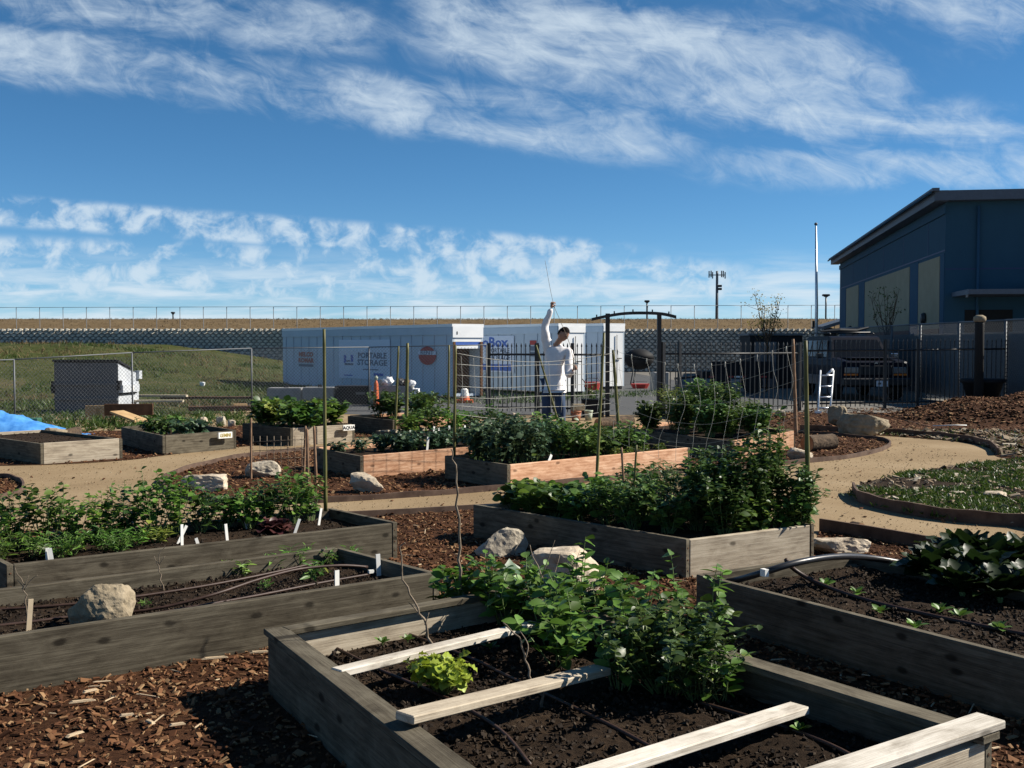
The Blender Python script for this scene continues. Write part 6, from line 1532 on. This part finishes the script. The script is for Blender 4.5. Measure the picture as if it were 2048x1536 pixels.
q_ = fp(1966, 24.1); rt = empty('planter_tub', (q_[0], 24.1, 0), 'dark round planter tub behind the round topped post', 'planter'); bm = bmesh.new(); lathe(bm, [(.30, .2), (.42, .62), (.47, .64), (.47, .72), (.40, .72)], 16); bm_obj('tub', bm, 'binblack', rt, smooth=True); bm = bmesh.new(); lathe(bm, [(.39, .66), (.2, .69), (.02, .7)], 12); bm_obj('soil', bm, 'soil', rt); bm = bmesh.new(); lathe(bm, [(.30, 0), (.26, .2)], 12); bm_obj('foot', bm, 'binblack', rt)
P_ = [(p[0], p[1]) for p in GRASSI[:-1]]
gp = scatter_pts(P_, 2300, 30); blades('weed_grass', [(x, y, .03) for x, y in gp if mnoise.noise(Vector((x * 1.1, y * 1.1, 3))) > -.12], .025, .065, 'grass', 'short green weeds on the island at the right', 12, lean=1.2, wide=4.0)
chips('garden_debris', scatter_pts(P_, 900, 30), .035, .03, .14, 'dry stalks and pale litter among the weeds at the right', 'debris', .012, .3, (.12, .5))
rp = scatter_pts([(p[0], p[1]) for p in ROUGH[:-1]], 1500, 19.5); rp = rp[(rp[:, 0] > 5.5) & (rp[:, 1] < 18.6)]
blades('weed_grass', [(x, y, .01) for x, y in rp[::3]], .03, .07, 'grass', 'thin weeds along the far outer edge of the path', 5, lean=.8, wide=3.0)
chips('garden_debris', rp, .02, .04, .20, 'pale scattered litter on the ground beyond the path bend', 'debris', .015, .3, (.12, .6))
clp = at(1905, 855); o = tube('white_hose', [clp + Vector((-.35, 0, .03)), clp + Vector((0, -.1, .05)), clp + Vector((.25, .0, .04))], .009, 'markerwhite'); tag(o, 'short curved white pipe on the ground at the right', 'pipe')
o = tube('cord', [at(1690, 815, .02), at(1780, 832, .02), at(1870, 856, .02), at(1960, 872, .02)], .008, 'stake'); tag(o, 'thin straight cord lying across the mulch at the right', 'cord')
pts = []
for _ in range(500):
    y = random.uniform(17.5, 23.2); x = random.uniform(-.47, -.20) * y; pts.append((x, y, 0))
pts = [p for p in pts if outside_beds(np.array([p[0]]), np.array([p[1]]))[0] and not in_poly(np.array([p[0]]), np.array([p[1]]), LEFTI)[0]]
blades('fence_weeds', pts, .05, .17, 'grass', 'green weeds growing along the wire fence', 18, lean=.8, wide=2.0)
# bits on the path island
for px, py in ((575, 940), (590, 955), (545, 945), (425, 935), (655, 940)):
    pass

# ================================================================== THE PERSON
def skin_mesh(name, joints, edges, root=0, sub=2):
    me = bpy.data.meshes.new(name); me.from_pydata([j[:3] for j in joints], edges, []); o = bpy.data.objects.new(name, me); COL.objects.link(o)
    m = o.modifiers.new('skin', 'SKIN'); m.use_smooth_shade = True; m.branch_smoothing = .6
    if not me.skin_vertices: me.skin_vertices.new()
    for i, j in enumerate(joints):
        r = j[3] if isinstance(j[3], tuple) else (j[3], j[3]); me.skin_vertices[0].data[i].radius = r; me.skin_vertices[0].data[i].use_root = (i == root)
    s = o.modifiers.new('sub', 'SUBSURF'); s.levels = sub; s.render_levels = sub
    bpy.context.view_layer.update()
    out_me = bpy.data.meshes.new_from_object(o.evaluated_get(bpy.context.evaluated_depsgraph_get())); bpy.data.objects.remove(o)
    out_me.polygons.foreach_set('use_smooth', [True] * len(out_me.polygons)); return out_me
PY = 18.2
def pp_(px, py, dy=0.0):
    v = dep(px, py, PY + dy); return v
per = empty('person', (.68, PY, 0), 'person in a white long sleeved shirt and jeans raising a long thin stick', 'person')
PO = Vector((.68, PY, 0))
J = {}
def jj(name, v, r): J[name] = (v.x - PO.x, v.y - PO.y, v.z - PO.z, r)
jj('pelvis', Vector((.68, PY, .93)), (.125, .10)); jj('belly', Vector((.685, PY - .01, 1.10)), (.160, .120)); jj('chest', Vector((.70, PY - .02, 1.30)), (.175, .125)); jj('neckb', Vector((.735, PY - .05, 1.475)), (.070, .065)); jj('neck', Vector((.79, PY - .10, 1.55)), .055)
jj('shR', pp_(1094, 700, .02), .072); jj('elR', pp_(1089, 652, .02), .050); jj('wrR', pp_(1103, 617, -.02), .031)
jj('shL', pp_(1139, 701, -.12), .070); jj('elL', pp_(1136, 752, -.26), .046); jj('wrL', pp_(1146, 740, -.46), .030)
jj('hipR', Vector((.605, PY + .03, .84)), .088); jj('knR', Vector((.575, PY - .02, .48)), .066); jj('anR', Vector((.57, PY + .06, .09)), .044)
jj('hipL', Vector((.755, PY - .03, .84)), .088); jj('knL', Vector((.80, PY - .10, .48)), .066); jj('anL', Vector((.82, PY - .02, .09)), .044)
def chain(names, scale=1.0, add=0.0):
    out = []
    for n_ in names:
        x, y, z, r = J[n_]; r = r if isinstance(r, tuple) else (r, r); out.append((x, y, z, (r[0] * scale + add, r[1] * scale + add)))
    return out
allj = ['pelvis', 'belly', 'chest', 'neckb', 'neck', 'shR', 'elR', 'wrR', 'shL', 'elL', 'wrL', 'hipR', 'knR', 'anR', 'hipL', 'knL', 'anL']
ix = {n_: i for i, n_ in enumerate(allj)}
E_ = [(ix[a], ix[b]) for a, b in (('pelvis', 'belly'), ('belly', 'chest'), ('chest', 'neckb'), ('neckb', 'neck'), ('chest', 'shR'), ('shR', 'elR'), ('elR', 'wrR'), ('chest', 'shL'), ('shL', 'elL'), ('elL', 'wrL'), ('pelvis', 'hipR'), ('hipR', 'knR'), ('knR', 'anR'), ('pelvis', 'hipL'), ('hipL', 'knL'), ('knL', 'anL'))]
body_me = skin_mesh('body', [(x, y, z, tuple(q * (.62 if n_ in ('pelvis', 'belly', 'chest', 'shR', 'shL', 'elR', 'elL', 'hipR', 'hipL') else .85) for q in r)) for n_, (x, y, z, r) in zip(allj, chain(allj))], E_)
bm = bmesh.new(); bm.from_mesh(body_me)
# head: looks down to the right
HC = pp_(1127, 669, -.14) - PO; fwd = Vector((.62, -.55, -.56)).normalized(); upv = Vector((.45, -.25, .86)); upv = (upv - fwd * upv.dot(fwd)).normalized(); rt_ = fwd.cross(upv)
hm = bmesh.new(); bmesh.ops.create_uvsphere(hm, u_segments=24, v_segments=18, radius=1.0)
for v_ in hm.verts:
    x, y, z = v_.co; f_ = y; w_ = .076; 
    X = x * .077 * (1 - .18 * max(0, -z)); Yf = y * .098; Z = z * .118
    if y > 0: Yf *= .92
    if y > 0 and z < -.35: Yf += .012 * (-z - .35)                      # chin
    if y > .55 and abs(x) < .22 and -.28 < z < .18: Yf += .020 * (1 - abs(x) / .22) * (1 - abs(z + .14) / .40)    # nose
    if y > .5 and .12 < abs(x) < .55 and .0 < z < .25: Yf -= .007       # eye sockets
    if y > .6 and abs(x) < .3 and -.58 < z < -.44: Yf += .004           # lips
    p = HC + rt_ * X + fwd * Yf + upv * Z; v_.co = p
tmp = bpy.data.meshes.new('t'); hm.to_mesh(tmp); hm.free(); bm.from_mesh(tmp); bpy.data.meshes.remove(tmp)
for s in (-1, 1):
    em = bmesh.new(); bmesh.ops.create_icosphere(em, subdivisions=2, radius=1)
    for v_ in em.verts: v_.co = HC + rt_ * (s * .078 + v_.co.x * .009) + fwd * (-.008 + v_.co.y * .020) + upv * (-.012 + v_.co.z * .032)
    tmp = bpy.data.meshes.new('t'); em.to_mesh(tmp); em.free(); bm.from_mesh(tmp); bpy.data.meshes.remove(tmp)
# neck-to-head tube
add_tube(bm, [Vector(J['neckb'][:3]) , Vector(J['neck'][:3]), HC - upv * .05], [.046, .050, .054], 12)
# hands: palm and five fingers closed on the stick
def hand(wrist, palm_dir, across, grip, closed):
    ps = [tuple(wrist) + (.026,), tuple(wrist + palm_dir * .05) + ((.036, .020),), tuple(wrist + palm_dir * .085) + ((.036, .018),)]
    me = skin_mesh('hand', ps, [(0, 1), (1, 2)], 0, 1); bm.from_mesh(me); bpy.data.meshes.remove(me)
    nrm = palm_dir.cross(across).normalized()
    for k, ln in enumerate((.070, .078, .073, .058)):
        b = wrist + palm_dir * .085 + across * (.028 - k * .0185); a1 = b + (palm_dir * .5 + nrm * .5 * grip).normalized() * ln * .42; a2 = a1 + (-palm_dir * .1 + nrm * grip).normalized() * ln * .33; a3 = a2 + (-palm_dir * .8 + nrm * grip * .1).normalized() * ln * .30
        me = skin_mesh('finger', [tuple(b - palm_dir * .02) + (.009,), tuple(b) + (.0095,), tuple(a1) + (.009,), tuple(a2) + (.008,), tuple(a3) + (.007,)], [(0, 1), (1, 2), (2, 3), (3, 4)], 0, 1); bm.from_mesh(me); bpy.data.meshes.remove(me)
    b = wrist + palm_dir * .035 + across * .030; a1 = b + (across * .5 + palm_dir * .6 + nrm * grip * .4).normalized() * .035; a2 = a1 + (palm_dir * .5 + nrm * grip * .8 - across * .3).normalized() * .032
    me = skin_mesh('thumb', [tuple(b - across * .012) + (.011,), tuple(b) + (.011,), tuple(a1) + (.010,), tuple(a2) + (.008,)], [(0, 1), (1, 2), (2, 3)], 0, 1); bm.from_mesh(me); bpy.data.meshes.remove(me)
wr = Vector(J['wrR'][:3]); hand(wr, Vector((.12, -.15, .98)).normalized(), Vector((.75, -.62, -.18)).normalized(), 1, True)
wl = Vector(J['wrL'][:3]); hand(wl, Vector((.62, -.60, .42)).normalized(), Vector((-.35, .25, .88)).normalized(), 1, True)
bm_obj('body', bm, 'skin', per, smooth=True)
# hair cap
hm = bmesh.new(); bmesh.ops.create_uvsphere(hm, u_segments=24, v_segments=18, radius=1.0)
dele = []
for v_ in hm.verts:
    x, y, z = v_.co.copy()
    if z < .18 + .50 * y - .25 * (y < -.2) and not (y < -.05 and z > -.62 + .2 * abs(x)): dele.append(v_); continue
    nz = 1 + .04 * mnoise.noise(v_.co * 6)
    v_.co = HC + rt_ * x * .085 * nz + fwd * (y * .104 - .004) * nz + upv * (z * .130 + .004) * nz
bmesh.ops.delete(hm, geom=dele, context='VERTS'); bm_obj('hair', hm, 'hair', per, smooth=True)
for s in (-1, 1):
    em = bmesh.new(); bmesh.ops.create_icosphere(em, subdivisions=2, radius=.009)
    bm_obj('eye', em, 'hair', per, HC + rt_ * s * .028 + fwd * .083 + upv * .012, smooth=True)
# clothes
sj = ['pelvis', 'belly', 'chest', 'neckb', 'shR', 'elR', 'wrR', 'shL', 'elL', 'wrL']; jx = {n_: i for i, n_ in enumerate(sj)}
cj = chain(sj, 1.06, .012)
def setj(name, r, p=None):
    i = jx[name]; x, y, z, _ = cj[i]; cj[i] = ((x, y, z) if p is None else p) + (r,)
setj('neckb', (.085, .080), (J['neckb'][0] + .012, J['neckb'][1] - .02, J['neckb'][2] + .03)); setj('pelvis', (.245, .19), (J['pelvis'][0] + .015, J['pelvis'][1], .90)); setj('belly', (.215, .170), (J['belly'][0] + .03, J['belly'][1], 1.10)); setj('chest', (.215, .160), (J['chest'][0] + .02, J['chest'][1], 1.34)); cj.append((J['pelvis'][0] + .02, J['pelvis'][1], .73, (.255, .20))); setj('wrR', (.042, .042)); setj('elR', (.066, .066)); setj('shR', (.095, .09)); setj('elL', (.064, .064)); setj('wrL', (.042, .042))
me = skin_mesh('shirt', cj, [(len(cj) - 1, jx['pelvis'])] + [(jx[a], jx[b]) for a, b in (('pelvis', 'belly'), ('belly', 'chest'), ('chest', 'neckb'), ('chest', 'shR'), ('shR', 'elR'), ('elR', 'wrR'), ('chest', 'shL'), ('shL', 'elL'), ('elL', 'wrL'))])
sb = bmesh.new(); sb.from_mesh(me)
for v_ in sb.verts:
    nz = mnoise.noise(Vector((v_.co.x * 9 + v_.co.z * 6, v_.co.y * 9, v_.co.z * 5))) ; v_.co += v_.normal * (.014 * nz + .006 * mnoise.noise(v_.co * 24))
bm_obj('shirt', sb, 'shirt', per, smooth=True)
tj = ['pelvis', 'hipR', 'knR', 'anR', 'hipL', 'knL', 'anL']; tx = {n_: i for i, n_ in enumerate(tj)}; cj = chain(tj, 1.12, .018)
me = skin_mesh('jeans', cj, [(tx[a], tx[b]) for a, b in (('pelvis', 'hipR'), ('hipR', 'knR'), ('knR', 'anR'), ('pelvis', 'hipL'), ('hipL', 'knL'), ('knL', 'anL'))])
sb = bmesh.new(); sb.from_mesh(me)
for v_ in sb.verts: v_.co += v_.normal * .010 * mnoise.noise(Vector((v_.co.x * 14, v_.co.y * 14, v_.co.z * 7)))
bm_obj('jeans', sb, 'jeans', per, smooth=True)
for k, dx in (('anR', -.02), ('anL', .05)):
    a = Vector(J[k][:3]); me = skin_mesh('shoe', [tuple(Vector((a.x, a.y + .05, .05))) + ((.045, .045),), tuple(Vector((a.x + dx * .5, a.y - .06, .045))) + ((.048, .042),), tuple(Vector((a.x + dx, a.y - .17, .035))) + ((.042, .032),)], [(0, 1), (1, 2)], 0, 2); mesh_obj('shoe', me, 'shoe', per)
hR = wr + Vector((.02, -.05, .09)) + PO
stick_top = dep(1090, 521, PY - .10); stick_low = dep(1152, 748, PY - .50)
P_ = smooth_path([stick_low, dep(1140, 690, PY - .40), dep(1120, 640, PY - .22), hR + Vector((.0, -.04, .02)), stick_top], 5)
o = tube('thin_stick', [p - stick_low for p in P_], [.0055 - .003 * i / (len(P_) - 1) for i in range(len(P_))], 'twig', None, 6, stick_low); tag(o, 'long thin bent stick held up by the person', 'stick')

# ---- look-alikes get their own label by their order from the left
ORDINALS = ['first', 'second', 'third', 'fourth', 'fifth', 'sixth', 'seventh', 'eighth', 'ninth', 'tenth', 'eleventh', 'twelfth', 'thirteenth', 'fourteenth', 'fifteenth', 'sixteenth', 'seventeenth', 'eighteenth', 'nineteenth', 'twentieth']
bpy.context.view_layer.update()
by = {}
for o in scene.objects:
    if o.parent is None and 'label' in o and 'category' in o: by.setdefault(o['label'], []).append(o)
for lab, os_ in by.items():
    if len(os_) < 2: continue
    os_.sort(key=lambda o: o.location.x / max(o.location.y, .1))
    for i, o in enumerate(os_):
        o['label'] = lab + ', ' + ('leftmost' if i == 0 else 'rightmost' if i == len(os_) - 1 else ORDINALS[i] + ' from the left')
